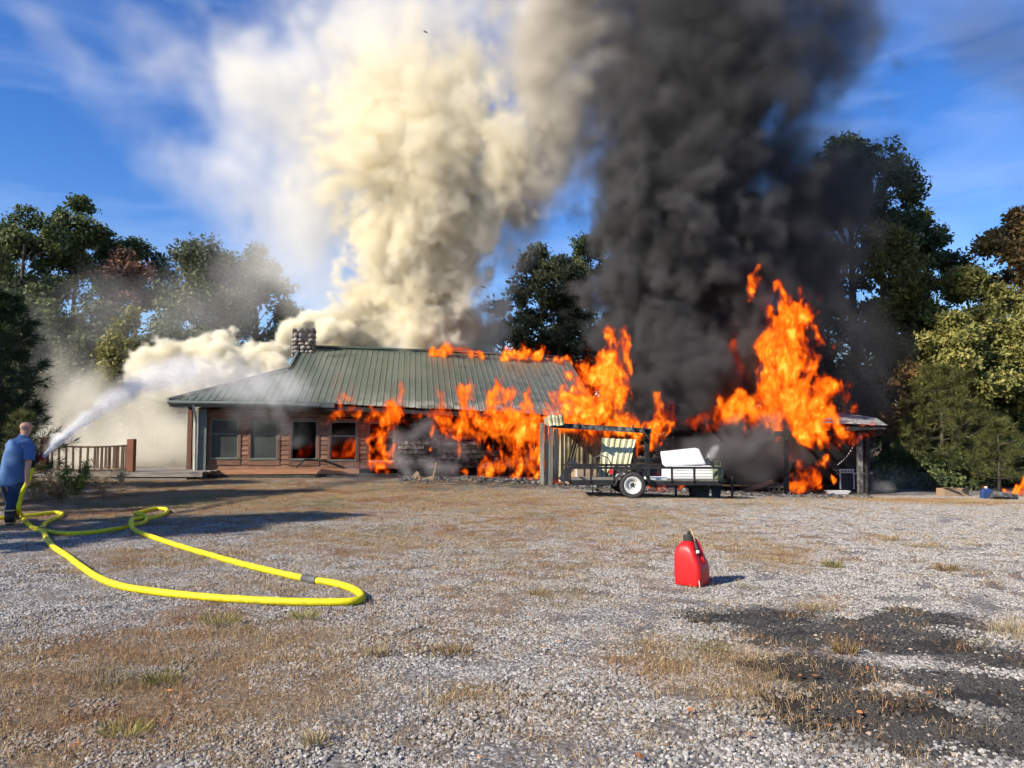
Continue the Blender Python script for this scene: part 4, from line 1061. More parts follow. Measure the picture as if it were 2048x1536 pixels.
def hose():
    M_y = mat('yellow_hose', [(.42, .35, .012), (.64, .56, .004), (.76, .68, .004)], 9, .55, .35, stretch=(1, 1, 1), bump_scale=120, spec=.4)
    M_cpl = mat('coupling_metal', [(.05, .05, .05), (.14, .14, .14)], 5, .5, metal=.3)
    pts = []
    for (x, y, h) in HOSE:
        if h > .1:
            q = P(x, y, 13.05)
        else:
            q = G(x, y + 2); q.z += HR_ + h
        pts.append(q)
    def cr(p0, p1, p2, p3, t): return .5 * ((2 * p1) + (p2 - p0) * t + (2 * p0 - 5 * p1 + 4 * p2 - p3) * t * t + (3 * p1 - p0 - 3 * p2 + p3) * t ** 3)
    dense = []
    for i in range(len(pts) - 1):
        p0 = pts[max(i - 1, 0)]; p3 = pts[min(i + 2, len(pts) - 1)]
        for k in range(5): dense.append(cr(p0, pts[i], pts[i + 1], p3, k / 5))
    dense.append(pts[-1])
    for q in dense: q.z = max(q.z, gz(q.x, q.y) + HR_ * .9)
    h = empty('fire_hose', G(400, 1200), label='bright yellow fire hose looping over the gravel', cat='hose')
    o_ = h.location
    dense = [q - o_ for q in dense]
    m = MB(); m.tube(dense, HR_, 12); m.build('hose_line', M_y, h, smooth=True)
    def coup(i, L_=.22):
        a = dense[i]; d = (dense[i + 1] - dense[i - 1]).normalized(); m = MB(); m.tube([a - d * L_ / 2, a - d * L_ * .1, a + d * L_ * .1, a + d * L_ / 2], [HR_ * 1.18, HR_ * 1.3, HR_ * 1.3, HR_ * 1.18], 14); m.build('coupling', M_cpl, h)
    coup(33 * 5); coup(49 * 5, .14)
hose()
# ------------------------------------------------------------------ the man with the hose
def person():
    rgp = random.Random(5)
    M_skin = mat('skin', [(.42, .21, .145), (.52, .28, .20)], 6, .55, spec=.3)
    M_shirt = mat('blue_work_shirt', [(.048, .105, .24), (.075, .15, .31)], 3, .85, .35, bump_scale=9)
    M_jean = mat('dark_jeans', [(.012, .022, .055), (.025, .045, .095)], 5, .9, .3)
    M_boot = mat('black_boot', [(.010, .010, .010), (.03, .03, .03)], 5, .5)
    M_sole = mat('yellow_boot_band', [(.52, .42, .14), (.64, .54, .24)], 5, .6)
    M_hair = mat('white_stubble_hair', [(.30, .20, .15), (.42, .31, .25)], 30, .9)
    M_glove = mat('black_glove', [(.015, .015, .016), (.04, .04, .042)], 6, .7)
    feet = G(26, 1046)
    YM = 13.15
    root = empty('person', on_ground(P(28, 1040, YM).x, YM), 0, label='bald person in a blue short-sleeved shirt aiming a fire hose', cat='person')
    o_ = root.location
    def W(px, py, dy=0.0): return P(px, py, YM + dy) - o_
    # body skeleton grown into one skin
    J = {}
    def j(n, p, r_): J[n] = (Vector(p), r_)
    hip = W(26, 968, .02)
    j('pelvis', hip, (.15, .12)); j('waist', W(28, 945, .02), (.17, .13)); j('chest', W(35, 908, .02), (.20, .14)); j('neck0', W(47, 877, .03), (.075, .075)); j('neck1', W(50, 868, .04), (.062, .065))
    j('head0', W(52, 861, .06), (.082, .095)); j('head1', W(52, 850, .05), (.090, .105)); j('head2', W(52, 843.5, .05), (.055, .06))
    j('shR', W(60, 889, -.06), (.075, .075)); j('elR', W(57, 925, -.12), (.05, .05)); j('foR', W(55, 940, -.14), (.043, .043)); j('wrR', W(54, 956, -.13), (.03, .035)); j('haR', W(54, 963, -.12), (.036, .028))
    j('shL', W(20, 894, .12), (.06, .06)); j('elL', W(38, 922, .40), (.05, .05)); j('wrL', W(66, 916, .42), (.032, .032)); j('haL', W(72, 914, .40), (.036, .03))
    j('thR', W(33, 978, -.05), (.09, .09)); j('knR', W(27, 1005, -.10), (.07, .07)); j('anR', W(18, 1032, -.16), (.05, .05)); j('ftR', W(20, 1041, -.14), (.05, .04)); j('toR', W(26, 1042, .04), (.04, .03))
    j('thL', W(18, 978, .12), (.085, .085)); j('knL', W(24, 1004, .32), (.07, .07)); j('anL', W(26, 1026, .36), (.05, .05)); j('ftL', W(27, 1033, .40), (.05, .04)); j('toL', W(34, 1034, .56), (.04, .03))
    E = [('pelvis', 'waist'), ('waist', 'chest'), ('chest', 'neck0'), ('neck0', 'neck1'), ('neck1', 'head0'), ('head0', 'head1'), ('head1', 'head2'), ('chest', 'shR'), ('shR', 'elR'), ('elR', 'foR'), ('foR', 'wrR'), ('wrR', 'haR'),
         ('chest', 'shL'), ('shL', 'elL'), ('elL', 'wrL'), ('wrL', 'haL'), ('pelvis', 'thR'), ('thR', 'knR'), ('knR', 'anR'), ('anR', 'ftR'), ('ftR', 'toR'), ('pelvis', 'thL'), ('thL', 'knL'), ('knL', 'anL'), ('anL', 'ftL'), ('ftL', 'toL')]
    # five fingers for each hand, curled round the hose
    for h_, w_, (dx, dy, dz) in (('haR', 'wrR', (0, 0, -1)), ('haL', 'wrL', (1, 0, -.1))):
        hp = J[h_][0]; d = (hp - J[w_][0]).normalized(); side = d.cross(Vector((0, 1, 0))).normalized(); nrm = d.cross(side).normalized()
        for k in range(4):
            a = hp + d * .03 + nrm * ((k - 1.5) * .021); ln = (.030, .034, .032, .025)[k]
            j(h_ + 'f%da' % k, a, (.010, .010)); j(h_ + 'f%db' % k, a + d * ln * .9 + side * .012, (.0095, .0095)); j(h_ + 'f%dc' % k, a + d * ln * 1.0 + side * .045, (.008, .008))
            E += [(h_, h_ + 'f%da' % k), (h_ + 'f%da' % k, h_ + 'f%db' % k), (h_ + 'f%db' % k, h_ + 'f%dc' % k)]
        a = hp - nrm * .038 + side * .015; j(h_ + 'ta', a, (.012, .012)); j(h_ + 'tb', a + d * .03 + side * .03, (.010, .010)); E += [(h_, h_ + 'ta'), (h_ + 'ta', h_ + 'tb')]
    names = list(J); me = bpy.data.meshes.new('body'); me.from_pydata([J[n][0] for n in names], [(names.index(a), names.index(b)) for a, b in E], [])
    b = bpy.data.objects.new('body', me); COL.objects.link(b); b.parent = root
    sk = b.modifiers.new('skin', 'SKIN')
    if not me.skin_vertices: me.attributes.new('skin', 'FLOAT', 'POINT') if False else None
    bpy.context.view_layer.objects.active = b
    if not me.skin_vertices:
        with bpy.context.temp_override(object=b, active_object=b): bpy.ops.mesh.customdata_skin_add()
    for i, n in enumerate(names): me.skin_vertices[0].data[i].radius = J[n][1]
    me.skin_vertices[0].data[0].use_root = True
    sk.use_smooth_shade = True
    s2 = b.modifiers.new('sub', 'SUBSURF'); s2.levels = 2; s2.render_levels = 2
    me.materials.append(M_skin)
    # loft helper around a path of centres
    def loft(name, m_, secs, n=20, cap=False, wr=0.0, sub=1, solid=0.0):
        rings = []
        for (c, ax, ay, rot_) in secs:
            ring = []
            for k in range(n):
                a = 2 * math.pi * k / n; f_ = 1 + wr * math.sin(a * 5 + c.z * 23) + wr * .7 * math.sin(a * 9 - c.z * 31)
                q = Vector((ax * f_ * math.cos(a), ay * f_ * math.sin(a), 0)); q.rotate(rot_); ring.append(c + q)
            rings.append(ring)
        m = MB(); m.rings(rings, cap=cap); o = m.build(name, m_, root, smooth=True, sub=sub)
        if solid: so = o.modifiers.new('cloth', 'SOLIDIFY'); so.thickness = solid; so.offset = 1
        return o
    def rot(dx=0, dy=0, dz=0): return Euler((dx, dy, dz))
    yaw = R(-28)
    # shirt hangs loose over the waist
    secs = [(W(22, 972, .02), .235, .17, rot(0, 0, yaw)), (W(23, 962, .02), .238, .172, rot(0, 0, yaw)), (W(26, 940, .02), .225, .165, rot(0, .08, yaw)), (W(30, 918, .02), .235, .165, rot(0, .12, yaw)), (W(35, 902, .02), .243, .16, rot(0, .15, yaw)), (W(39, 890, .02), .225, .145, rot(0, .18, yaw)), (W(43, 882, .03), .165, .115, rot(0, .2, yaw)), (W(46, 876, .03), .09, .085, rot(0, .2, yaw)), (W(47.5, 872.5, .03), .078, .08, rot(0, .1, yaw))]
    loft('shirt', M_shirt, secs, 26, wr=.018, solid=.006)
    def limb(name, m_, pts, rads, n=14, wr=0.0, sub=1):
        m = MB(); m.tube(pts, rads, n, cap=False)
        o = m.build(name, m_, root, smooth=True, sub=sub); return o
    limb('sleeve', M_shirt, [W(50, 884, -.02), W(58, 890, -.06), W(60, 902, -.085), W(58, 921, -.115)], [.085, .098, .092, .088])
    limb('sleeve', M_shirt, [W(32, 886, .06), W(20, 891, .12), W(25, 905, .26), W(36, 919, .38)], [.10, .105, .09, .084])
    limb('collar', M_shirt, [W(46.5, 875, .03), W(48.5, 870.5, .035)], [.088, .078])
    limb('trouser_leg', M_jean, [W(31, 962, -.02), W(33, 978, -.05), W(27, 1005, -.10), W(20, 1023, -.15)], [.125, .13, .098, .088])
    limb('trouser_leg', M_jean, [W(20, 962, .06), W(18, 978, .12), W(24, 1004, .32), W(26, 1020, .36)], [.125, .13, .098, .088])
    for sfx, (a, f_, t_) in (('R', ('anR', 'ftR', 'toR')), ('L', ('anL', 'ftL', 'toL'))):
        A, B, T = J[a][0], J[f_][0], J[t_][0]
        dirv = (T - B); dirv.z = 0; dirv.normalize()
        gy = 0.0
        bt = empty('boot', (B.x, B.y, max(0, B.z - .07)), math.atan2(dirv.y, dirv.x)); bt.parent = root
        z0 = 0
        m = MB(); m.tube([(-.03, 0, .24), (-.02, 0, .12), (-.0, 0, .06)], [.085, .078, .08], 14); m.build('shaft', M_boot, bt, smooth=True)
        m = MB(); m.ell((.07, 0, .055), (.15, .058, .055), 14, 8); m.build('toe', M_boot, bt, smooth=True)
        m = MB(); m.ell((.065, 0, .035), (.165, .064, .022), 14, 6); m.build('sole_band', M_sole, bt, smooth=True)
        m = MB(); m.box((-.09, -.052, 0), (.2, .052, .02)); m.build('sole', M_boot, bt, bevel=.01)
        m = MB(); m.tube([(-.03, 0, .235), (-.03, 0, .25)], .088, 14); m.build('top_band', M_sole, bt)
    # ears, nose, cropped hair
    hc = W(52, 851, .05)
    for k, s_ in (('ear', -1), ('ear', 1)):
        m = MB(); dv = Vector((math.cos(yaw), math.sin(yaw), 0)) * s_; m.ell(hc + dv * .088 + Vector((0, 0, -.012)), (.014, .022, .034), 8, 6); m.build('ear', M_skin, root, smooth=True)
    fd = Vector((-math.sin(yaw), math.cos(yaw), 0))
    m = MB(); m.ell(hc + fd * .112 + Vector((0, 0, -.01)), (.016, .022, .024), 8, 6); m.build('nose', M_skin, root, smooth=True)
    for s_ in (-1, 1):
        dv = Vector((math.cos(yaw), math.sin(yaw), 0)) * s_ * .034
        m = MB(); m.ell(hc + fd * .096 + dv + Vector((0, 0, .012)), (.012, .010, .008), 8, 5); m.build('eye', M_boot, root)
    m = MB(); m.ell(hc + fd * .10 + Vector((0, 0, -.05)), (.026, .012, .006), 8, 5); m.build('mouth', M_redl, root)
    m = MB(); rings = []
    for jx in range(5):
        z = -.062 + jx * .014; ring = []
        for k in range(13):
            a = math.pi * (1.02 + .96 * k / 12) + yaw
            rr = (.080, .086, .090, .0925, .0915)[jx]; ring.append(hc + Vector((rr * math.cos(a), rr * 1.06 * math.sin(a), z)))
        rings.append(ring)
    for r_ in rings: m.v += [tuple(x) for x in r_]
    for jx in range(4):
        for k in range(12): a = jx * 13 + k; m.f.append((a, a + 1, a + 14, a + 13))
    m.build('hair', M_hair, root, smooth=True)
    # gloves on the nozzle hand
    m = MB(); m.tube([W(60, 917, .42), W(66, 916, .42), W(71, 914.5, .41)], [.045, .045, .05], 10); m.build('glove_cuff', M_glove, root, smooth=True)
    # nozzle with bail handle and pistol grip
    nz = empty('hose_nozzle', P(70, 920, YM + .36), label='black and red fire nozzle spraying a water jet', cat='nozzle')
    def Q(px, py, dy=.36): return P(px, py, YM + dy) - nz.location
    m = MB(); m.tube([Q(65, 935), Q(69, 926), Q(74, 918.5), Q(79, 915)], [.034, .034, .038, .042], 14); m.build('barrel', M_glove, nz, smooth=True)
    m = MB(); m.tube([Q(78.5, 915.3), Q(84, 913.4), Q(87.5, 912)], [.05, .058, .062], 16); m.build('bumper', mat('dark_red_rubber', [(.16, .02, .025), (.24, .03, .035)], 5, .6), nz, smooth=True)
    m = MB(); m.tube([Q(73, 920, .30), Q(71, 911, .30), Q(76, 908, .36), Q(73, 911, .42), Q(75, 919, .42)], .012, 8); m.build('bail_handle', M_glove, nz)
person()
# ------------------------------------------------------------------ trees and undergrowth
def leaf_mat(name, cols, trans=.25):
    m = bpy.data.materials.new(name); m.use_nodes = True; N = NT(m.node_tree); b = N.n['Principled BSDF']
    at = N.n.new('ShaderNodeAttribute'); at.attribute_name = 'tone'
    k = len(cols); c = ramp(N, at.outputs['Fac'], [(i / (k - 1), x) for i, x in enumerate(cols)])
    N.l.new(c, b.inputs['Base Color']); b.inputs['Roughness'].default_value = .65; b.inputs['Specular IOR Level'].default_value = .25
    tr = N.n.new('ShaderNodeBsdfTranslucent'); N.l.new(c, tr.inputs[0]); mx = N.n.new('ShaderNodeMixShader'); mx.inputs[0].default_value = trans
    N.l.new(b.outputs[0], mx.inputs[1]); N.l.new(tr.outputs[0], mx.inputs[2]); N.l.new(mx.outputs[0], N.n['Material Output'].inputs[0])
    return m
L_dark = leaf_mat('oak_leaves', [(.036, .054, .022), (.080, .108, .040), (.145, .175, .065), (.24, .25, .10)], .3)
L_grey = leaf_mat('willow_leaves', [(.055, .07, .04), (.11, .13, .07), (.19, .205, .11), (.31, .31, .19)], .3)
L_olive = leaf_mat('olive_leaves', [(0.054, 0.059, 0.016), (0.132, 0.124, 0.031), (0.232, 0.209, 0.054), (0.388, 0.310, 0.093)])
L_yellow = leaf_mat('autumn_yellow_leaves', [(.08, .09, .025), (.19, .19, .05), (.34, .31, .09), (.52, .43, .15)])
L_red = leaf_mat('autumn_red_leaves', [(.07, .045, .03), (.16, .085, .06), (.26, .135, .095), (.34, .21, .15)])
L_brown = leaf_mat('autumn_brown_leaves', [(.06, .045, .018), (.15, .10, .038), (.28, .175, .065), (.42, .28, .12)])
L_amber = leaf_mat('amber_leaves', [(.10, .075, .025), (.22, .15, .05), (.38, .25, .085), (.52, .36, .14)])
L_pine = leaf_mat('pine_needles', [(.012, .024, .010), (.028, .048, .018), (.055, .080, .030), (.10, .115, .05)], .1)
L_pine2 = leaf_mat('young_pine_needles', [(.04, .05, .015), (.09, .10, .026), (.15, .155, .045), (.24, .22, .08)], .2)
M_bark = mat('grey_bark', [(.03, .025, .02), (.08, .068, .055), (.15, .13, .11)], 5, .95, .6, stretch=(2, 2, .4))

def leaf_mesh(name, C, N_, Sz, tone, matl, aspect=.55, parent=None, up=None):
    """leaf-sized diamond faces: centres C, axes from random directions N_, sizes Sz"""
    n = len(C); rs = np.random.RandomState(len(C) % 9973)
    a = rs.normal(size=(n, 3)) if up is None else up
    a /= np.linalg.norm(a, axis=1)[:, None]
    b = np.cross(a, N_); b /= (np.linalg.norm(b, axis=1)[:, None] + 1e-9)
    s = Sz[:, None]
    V = np.empty((n, 4, 3)); V[:, 0] = C - a * s; V[:, 1] = C + b * s * aspect; V[:, 2] = C + a * s; V[:, 3] = C - b * s * aspect
    me = bpy.data.meshes.new(name); me.vertices.add(n * 4); me.vertices.foreach_set('co', V.reshape(-1))
    me.loops.add(n * 4); me.loops.foreach_set('vertex_index', np.arange(n * 4, dtype=np.int32))
    me.polygons.add(n); me.polygons.foreach_set('loop_start', np.arange(0, n * 4, 4, dtype=np.int32)); me.polygons.foreach_set('loop_total', np.full(n, 4, dtype=np.int32))
    me.update(calc_edges=True)
    at = me.attributes.new('tone', 'FLOAT', 'FACE'); at.data.foreach_set('value', np.clip(tone, 0, 1).astype(np.float32))
    me.materials.append(matl); o = bpy.data.objects.new(name, me); COL.objects.link(o); o.parent = parent
    return o

def tree(name, label, px, top, Y, wpx, bottom, leaves, seed, n=9000, mul=1.35, leaf=.13, clumps=26, trunk=.22, flat=.75, x=None, droop=0.0, cat='tree', group='trees round the house', spread=.30, lean=0.0, crad=.5):
    """tapered trunk, limbs and leaf clumps; pixel column px, crown from pixel row top down to bottom, standing at distance Y"""
    n = int(n * mul); clumps = int(clumps * 1.3)
    rs = np.random.RandomState(seed); r_ = random.Random(seed)
    X = P(px, 800, Y).x if x is None else x
    ztop = P(px, top, Y).z; zbot = P(px, bottom, Y).z; w = wpx * Y / F / 2
    root = empty(name, on_ground(X, Y), label=label, cat=cat, group=group)
    g0 = root.location.z; cz = (ztop + zbot) / 2 - g0; ch = (ztop - zbot) / 2
    cen = []
    for i in range(clumps):
        while True:
            q = Vector((r_.uniform(-1, 1), r_.uniform(-1, 1), r_.uniform(-1, 1)))
            if .25 < q.length < 1: break
        q = q.normalized() * (q.length ** .45)
        taper = 1.0 - .45 * max(0, q.z)
        cr_ = r_.uniform(.6, 1.25) * spread
        cen.append((Vector((q.x * w * taper * (1 - cr_ * .6) + lean * (q.z + 1), q.y * w * .8 * taper, cz + q.z * ch * (1 - cr_ * .55))), cr_ * min(w, ch * 1.2) * 1.0))
    cen.append((Vector((lean * 2, 0, cz + ch * .8)), spread * .8 * min(w, ch)))
    # trunk and limbs
    m = MB(); tp = [Vector((0, 0, -.1))]; k = 7
    for i in range(1, k + 1):
        f = i / k; tp.append(Vector((lean * f * 1.6 + .12 * math.sin(f * 5 + seed), .12 * math.cos(f * 4 + seed), (cz + ch * .7) * f)))
    tr_ = [trunk * (1.25 if i == 0 else 1 - .8 * i / k) for i in range(k + 1)]
    m.tube(tp, tr_, 9); m.build('trunk', M_bark, root, smooth=True)
    m = MB()
    for (c, cr_) in cen:
        f = min(.9, max(.22, (c.z - ch * .35 - (c.xy.length) * .4) / (cz + ch * .7)))
        i = min(int(f * k), k - 1); a = tp[i].lerp(tp[i + 1], f * k - i)
        mid = a.lerp(c, .5) + Vector((r_.uniform(-.2, .2), r_.uniform(-.2, .2), .15 * (c - a).length))
        rr = max(.025, trunk * .32 * (1 - f))
        m.tube([a, a.lerp(mid, .55), mid, c], [rr, rr * .8, rr * .6, .012], 5)
        for _ in range(3):
            e = c + Vector((r_.gauss(0, 1), r_.gauss(0, 1), r_.gauss(.2, .6))).normalized() * cr_ * .9; m.tube([mid.lerp(c, .6), c.lerp(e, .5), e], [rr * .4, rr * .25, .006], 4)
    m.build('limbs', M_bark, root)
    wts = np.array([cr_ ** 2 for _, cr_ in cen]); cnt = (wts / wts.sum() * n).astype(int) + 5
    Cs, Ns, Ts, Ss = [], [], [], []
    for (c, cr_), q in zip(cen, cnt):
        # every clump is made of a few dozen twig sprays, so gaps stay open
        ns = max(6, q // 22); d = rs.normal(size=(ns, 3)); d /= np.linalg.norm(d, axis=1)[:, None]
        rr = cr_ * (rs.uniform(.12, 1, ns) ** crad); sp = d * rr[:, None]; sp[:, 2] *= flat
        pick = rs.randint(0, ns, q); off = rs.normal(size=(q, 3)) * (.11 + .11 * cr_) ; off[:, 2] = off[:, 2] * .7 - droop * np.abs(rs.normal(size=q)) * .4
        pos = np.array(c) + sp[pick] + off
        nr = d[pick] + rs.normal(size=(q, 3)) * .8 + np.array([0, 0, .5])
        Cs.append(pos); Ns.append(nr); Ss.append(leaf * rs.uniform(.55, 1.35, q))
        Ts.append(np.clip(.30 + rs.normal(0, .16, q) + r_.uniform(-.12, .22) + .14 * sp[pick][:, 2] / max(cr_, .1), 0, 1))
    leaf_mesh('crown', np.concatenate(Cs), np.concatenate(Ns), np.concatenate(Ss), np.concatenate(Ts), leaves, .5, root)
    return root

def pine(name, label, px, top, Y, base_py, wpx, leaves, seed, tufts=7, needle=.2, whorls=12, per=6, x=None, group='young pines', nd=34, base_z=None, start=.1):
    """whorls of up-curved branches ending in bursts of long needles"""
    r_ = random.Random(seed); rs = np.random.RandomState(seed)
    X = P(px, 800, Y).x if x is None else x
    root = empty(name, on_ground(X, Y), label=label, cat='pine tree', group=group)
    H = P(px, top, Y).z - root.location.z; w = wpx * Y / F / 2
    m = MB(); m.tube([(0, 0, -.05), (.03, 0, H * .5), (0, 0, H * .97)], [.03 + H * .018, .02 + H * .010, .012], 8); m.build('trunk', M_bark, root, smooth=True)
    m = MB(); B = []
    for i in range(whorls):
        f = start + (1 - start) * (i + .5) / whorls; z = H * f
        L_ = w * (1.0 - .78 * f ** 1.4) * r_.uniform(.85, 1.15)
        for k in range(per):
            a = 2 * math.pi * (k + r_.uniform(-.3, .3)) / per + i * 1.3; l2 = L_ * r_.uniform(.65, 1.15)
            d = Vector((math.cos(a), math.sin(a), 0)); p0 = Vector((0, 0, z)); p1 = p0 + d * l2 * .55 + Vector((0, 0, l2 * .06)); p2 = p0 + d * l2 + Vector((0, 0, l2 * .30))
            m.tube([p0, p1, p2], [.018, .012, .006], 5); B.append((p2, (p2 - p1).normalized()))
            for t in range(tufts):
                g = r_.uniform(.3, 1.0); q = p0.lerp(p1, g * 2) if g < .5 else p1.lerp(p2, g * 2 - 1)
                sd = Vector((r_.gauss(0, 1), r_.gauss(0, 1), r_.gauss(.4, .5))).normalized(); e = q + (sd + d * .8).normalized() * l2 * r_.uniform(.12, .3)
                m.tube([q, e], [.007, .004], 4); B.append((e, (e - q).normalized()))
    B.append((Vector((0, 0, H)), Vector((0, 0, 1))))
    m.build('branches', M_bark, root)
    c = np.array([b[0] for b in B]); d = np.array([b[1] for b in B]); nb = len(B)
    idx = np.repeat(np.arange(nb), nd); q = len(idx)
    dirs = d[idx] * 1.0 + rs.normal(size=(q, 3)) * .62; dirs /= np.linalg.norm(dirs, axis=1)[:, None]
    ln = needle * rs.uniform(.6, 1.15, q)
    st = c[idx] - d[idx] * (rs.uniform(0, .5, q) * needle)[:, None]
    pos = st + dirs * (ln * .5)[:, None]
    tone = np.clip(.35 + rs.normal(0, .18, q) + (rs.normal(0, .12, nb))[idx] , 0, 1)
    leaf_mesh('needles', pos, rs.normal(size=(q, 3)), ln * .5, tone, leaves, .045 if needle < .3 else .04, root, up=dirs)
    return root
# far wood behind everything: one mass
def far_wood():
    rs = np.random.RandomState(99); n = 42000
    x = rs.uniform(-62, 62, n); y = rs.uniform(54, 64, n)
    top = 5.0 + 1.6 * np.sin(x * .33) + 1.1 * np.sin(x * .9 + 2) + .7 * np.sin(x * 2.1)
    z = top * rs.uniform(0, 1, n) ** .8 + rs.normal(0, .25, n)
    C = np.stack([x, y, z], 1); tone = np.clip(.3 + rs.normal(0, .15, n) + .1 * np.sin(x * .7), 0, 1)
    o = leaf_mesh('woods', C, rs.normal(size=(n, 3)) + np.array([0, -.6, .4]), rs.uniform(.18, .42, n), tone, L_dark, .6, None)
    tag(o, 'dark far woods closing the view behind the house', 'woods', kind='stuff')
far_wood()
# left wood
tree('oak_tree', 'dark green oak at the left picture edge behind the near pine', 40, 412, 40, 210, 640, L_dark, 1, 9000, clumps=24)
tree('oak_tree', 'tallest round-topped dark tree of the wood left of the smoke', 145, 392, 43, 150, 560, L_dark, 2, 8000, clumps=20, flat=.8)
tree('maple_tree', 'red-leaved tree between the round-topped tree and the grey-green one', 225, 500, 42.5, 180, 650, L_red, 3, 3200, clumps=18, leaf=.12, spread=.26)
tree('oak_tree', 'dark tree with a low crown right behind the red-leaved tree', 262, 478, 46, 170, 620, L_dark, 4, 7500, clumps=20)
tree('willow_tree', 'broad grey-green tree left of the chimney smoke', 398, 458, 41, 210, 730, L_grey, 5, 15000, clumps=32, leaf=.12, droop=.5)
tree('willow_tree', 'grey-green tree half lost in the white smoke', 510, 472, 44, 170, 740, L_grey, 6, 10000, clumps=26, leaf=.12, droop=.5)
tree('vine_tree', 'slender yellow-green tree hung with vines beside the cream smoke', 255, 600, 36, 100, 830, L_yellow, 7, 5000, clumps=18, leaf=.11, trunk=.10, droop=.6, spread=.36)
tree('understory_tree', 'dense dark understory tree behind the near pine', 70, 560, 38, 230, 850, L_dark, 8, 9000, clumps=30, leaf=.13, trunk=.14)
tree('understory_tree', 'dull green understory tree behind the deck', 190, 590, 39, 200, 850, L_grey, 9, 8000, clumps=26, leaf=.12, trunk=.14)
tree('understory_tree', 'dull green understory tree behind the left smoke puff', 350, 640, 38, 240, 860, L_grey, 10, 8000, clumps=26, leaf=.12, trunk=.12)
tree('oak_tree', 'dark tree low behind the left end of the wood', 20, 520, 46, 260, 760, L_dark, 14, 8000, clumps=24)
# behind the roof
tree('cedar_tree', 'dark tree showing between the white and the black smoke', 1080, 468, 45, 150, 800, L_grey, 11, 11000, clumps=34, leaf=.12, spread=.27)
tree('cedar_tree', 'dark tree next to the black smoke, right of the gap of sky', 1180, 448, 47, 180, 800, L_dark, 12, 11000, clumps=34, leaf=.12, spread=.27)
tree('cedar_tree', 'grey-green tree between the ridge flames and the gap of sky', 1125, 500, 44, 190, 820, L_grey, 15, 10000, clumps=32, leaf=.12, spread=.27)
tree('cedar_tree', 'low dark tree behind the burning ridge', 1010, 590, 43, 160, 840, L_grey, 13, 6500, clumps=24, leaf=.12)
# right wood
tree('oak_tree', 'tallest tree at the right, its crown half inside the black smoke', 1715, 262, 40, 300, 560, L_dark, 21, 16000, clumps=40, leaf=.13, trunk=.32, spread=.24)
tree('oak_tree', 'olive-leaved tree under the crown of the tallest one', 1770, 440, 37, 210, 680, L_olive, 22, 9500, clumps=28, leaf=.12, spread=.26)
tree('oak_tree', 'narrow dark tree right of the tallest one against the sky', 1862, 400, 42, 160, 700, L_dark, 23, 9000, clumps=28, leaf=.13, spread=.25)
tree('maple_tree', 'orange-tinged tree at the right picture edge', 2050, 412, 37, 200, 640, L_amber, 24, 9000, clumps=24, leaf=.13, spread=.27)
tree('maple_tree', 'light yellow-green tree left of the orange-tinged one', 1945, 520, 35, 230, 800, L_yellow, 25, 12000, clumps=34, leaf=.115, trunk=.14, spread=.26)
tree('oak_tree', 'dark tree mostly hidden behind the black smoke', 1600, 420, 45, 200, 700, L_dark, 26, 7000, clumps=24)
tree('understory_tree', 'dark tree low behind the right end of the carport', 1770, 640, 39, 230, 900, L_dark, 27, 9000, clumps=28, trunk=.14)
tree('understory_tree', 'yellow-green understory tree at the right edge', 2040, 640, 33, 220, 880, L_yellow, 28, 9000, clumps=28, leaf=.105, trunk=.12)
tree('understory_tree', 'deep green understory tree between the young pines', 1930, 740, 34, 240, 960, L_dark, 29, 9000, clumps=30, leaf=.11, trunk=.12)
tree('maple_tree', 'sunlit yellow-green tree in front of the wood beside the young pine', 1905, 610, 32.5, 210, 860, L_yellow, 36, 9000, clumps=30, leaf=.10, trunk=.11, spread=.27)
tree('maple_tree', 'sunlit pale green tree at the right edge below the orange-tinged one', 2010, 560, 33.5, 220, 860, L_yellow, 37, 10000, clumps=32, leaf=.10, trunk=.12, spread=.26)
tree('sapling', 'rusty brown sapling beside the carport roof corner', 1815, 715, 32, 110, 900, L_brown, 30, 3600, clumps=18, leaf=.10, trunk=.07, spread=.34)
tree('bush', 'low dark bush at the foot of the wood behind the tan box', 1880, 900, 30.5, 190, 992, L_dark, 31, 5000, clumps=22, leaf=.09, trunk=.05, cat='bush')
tree('bush', 'low dark bush at the right picture edge behind the small fire', 2040, 880, 31, 170, 996, L_dark, 32, 5000, clumps=22, leaf=.09, trunk=.05, cat='bush')
tree('bush', 'dark bush just right of the carport posts', 1790, 900, 31, 130, 990, L_dark, 33, 4000, clumps=20, leaf=.09, trunk=.05, cat='bush')
pine('pine_tree', 'olive young pine with long needles right of the carport', 1880, 735, 30.5, 940, 230, L_pine2, 41, needle=.34, whorls=11, per=6, start=.12)
pine('pine_tree', 'small bright young pine near the right picture edge', 1992, 846, 28.8, 965, 130, L_pine2, 42, needle=.28, whorls=7, per=6, tufts=5, start=.12)
pine('pine_tree', 'near-black pine close behind the person at the left edge', -5, 585, 17.0, 960, 250, L_pine, 43, needle=.26, whorls=13, per=7, tufts=8, nd=40, group='near pines', start=.08)
pine('pine_tree', 'small green pine sprig between the person and the dark pine', 44, 822, 14.6, 960, 90, L_pine2, 44, needle=.17, whorls=6, per=5, tufts=5, group='near pines', start=.2)
tree('understory_tree', 'dark tree filling the gap behind the carport fire', 1660, 560, 43, 240, 880, L_dark, 34, 9000, clumps=28, trunk=.16)
tree('understory_tree', 'olive tree filling the gap behind the narrow dark tree', 1880, 600, 40, 220, 860, L_olive, 35, 9000, clumps=28, trunk=.14)
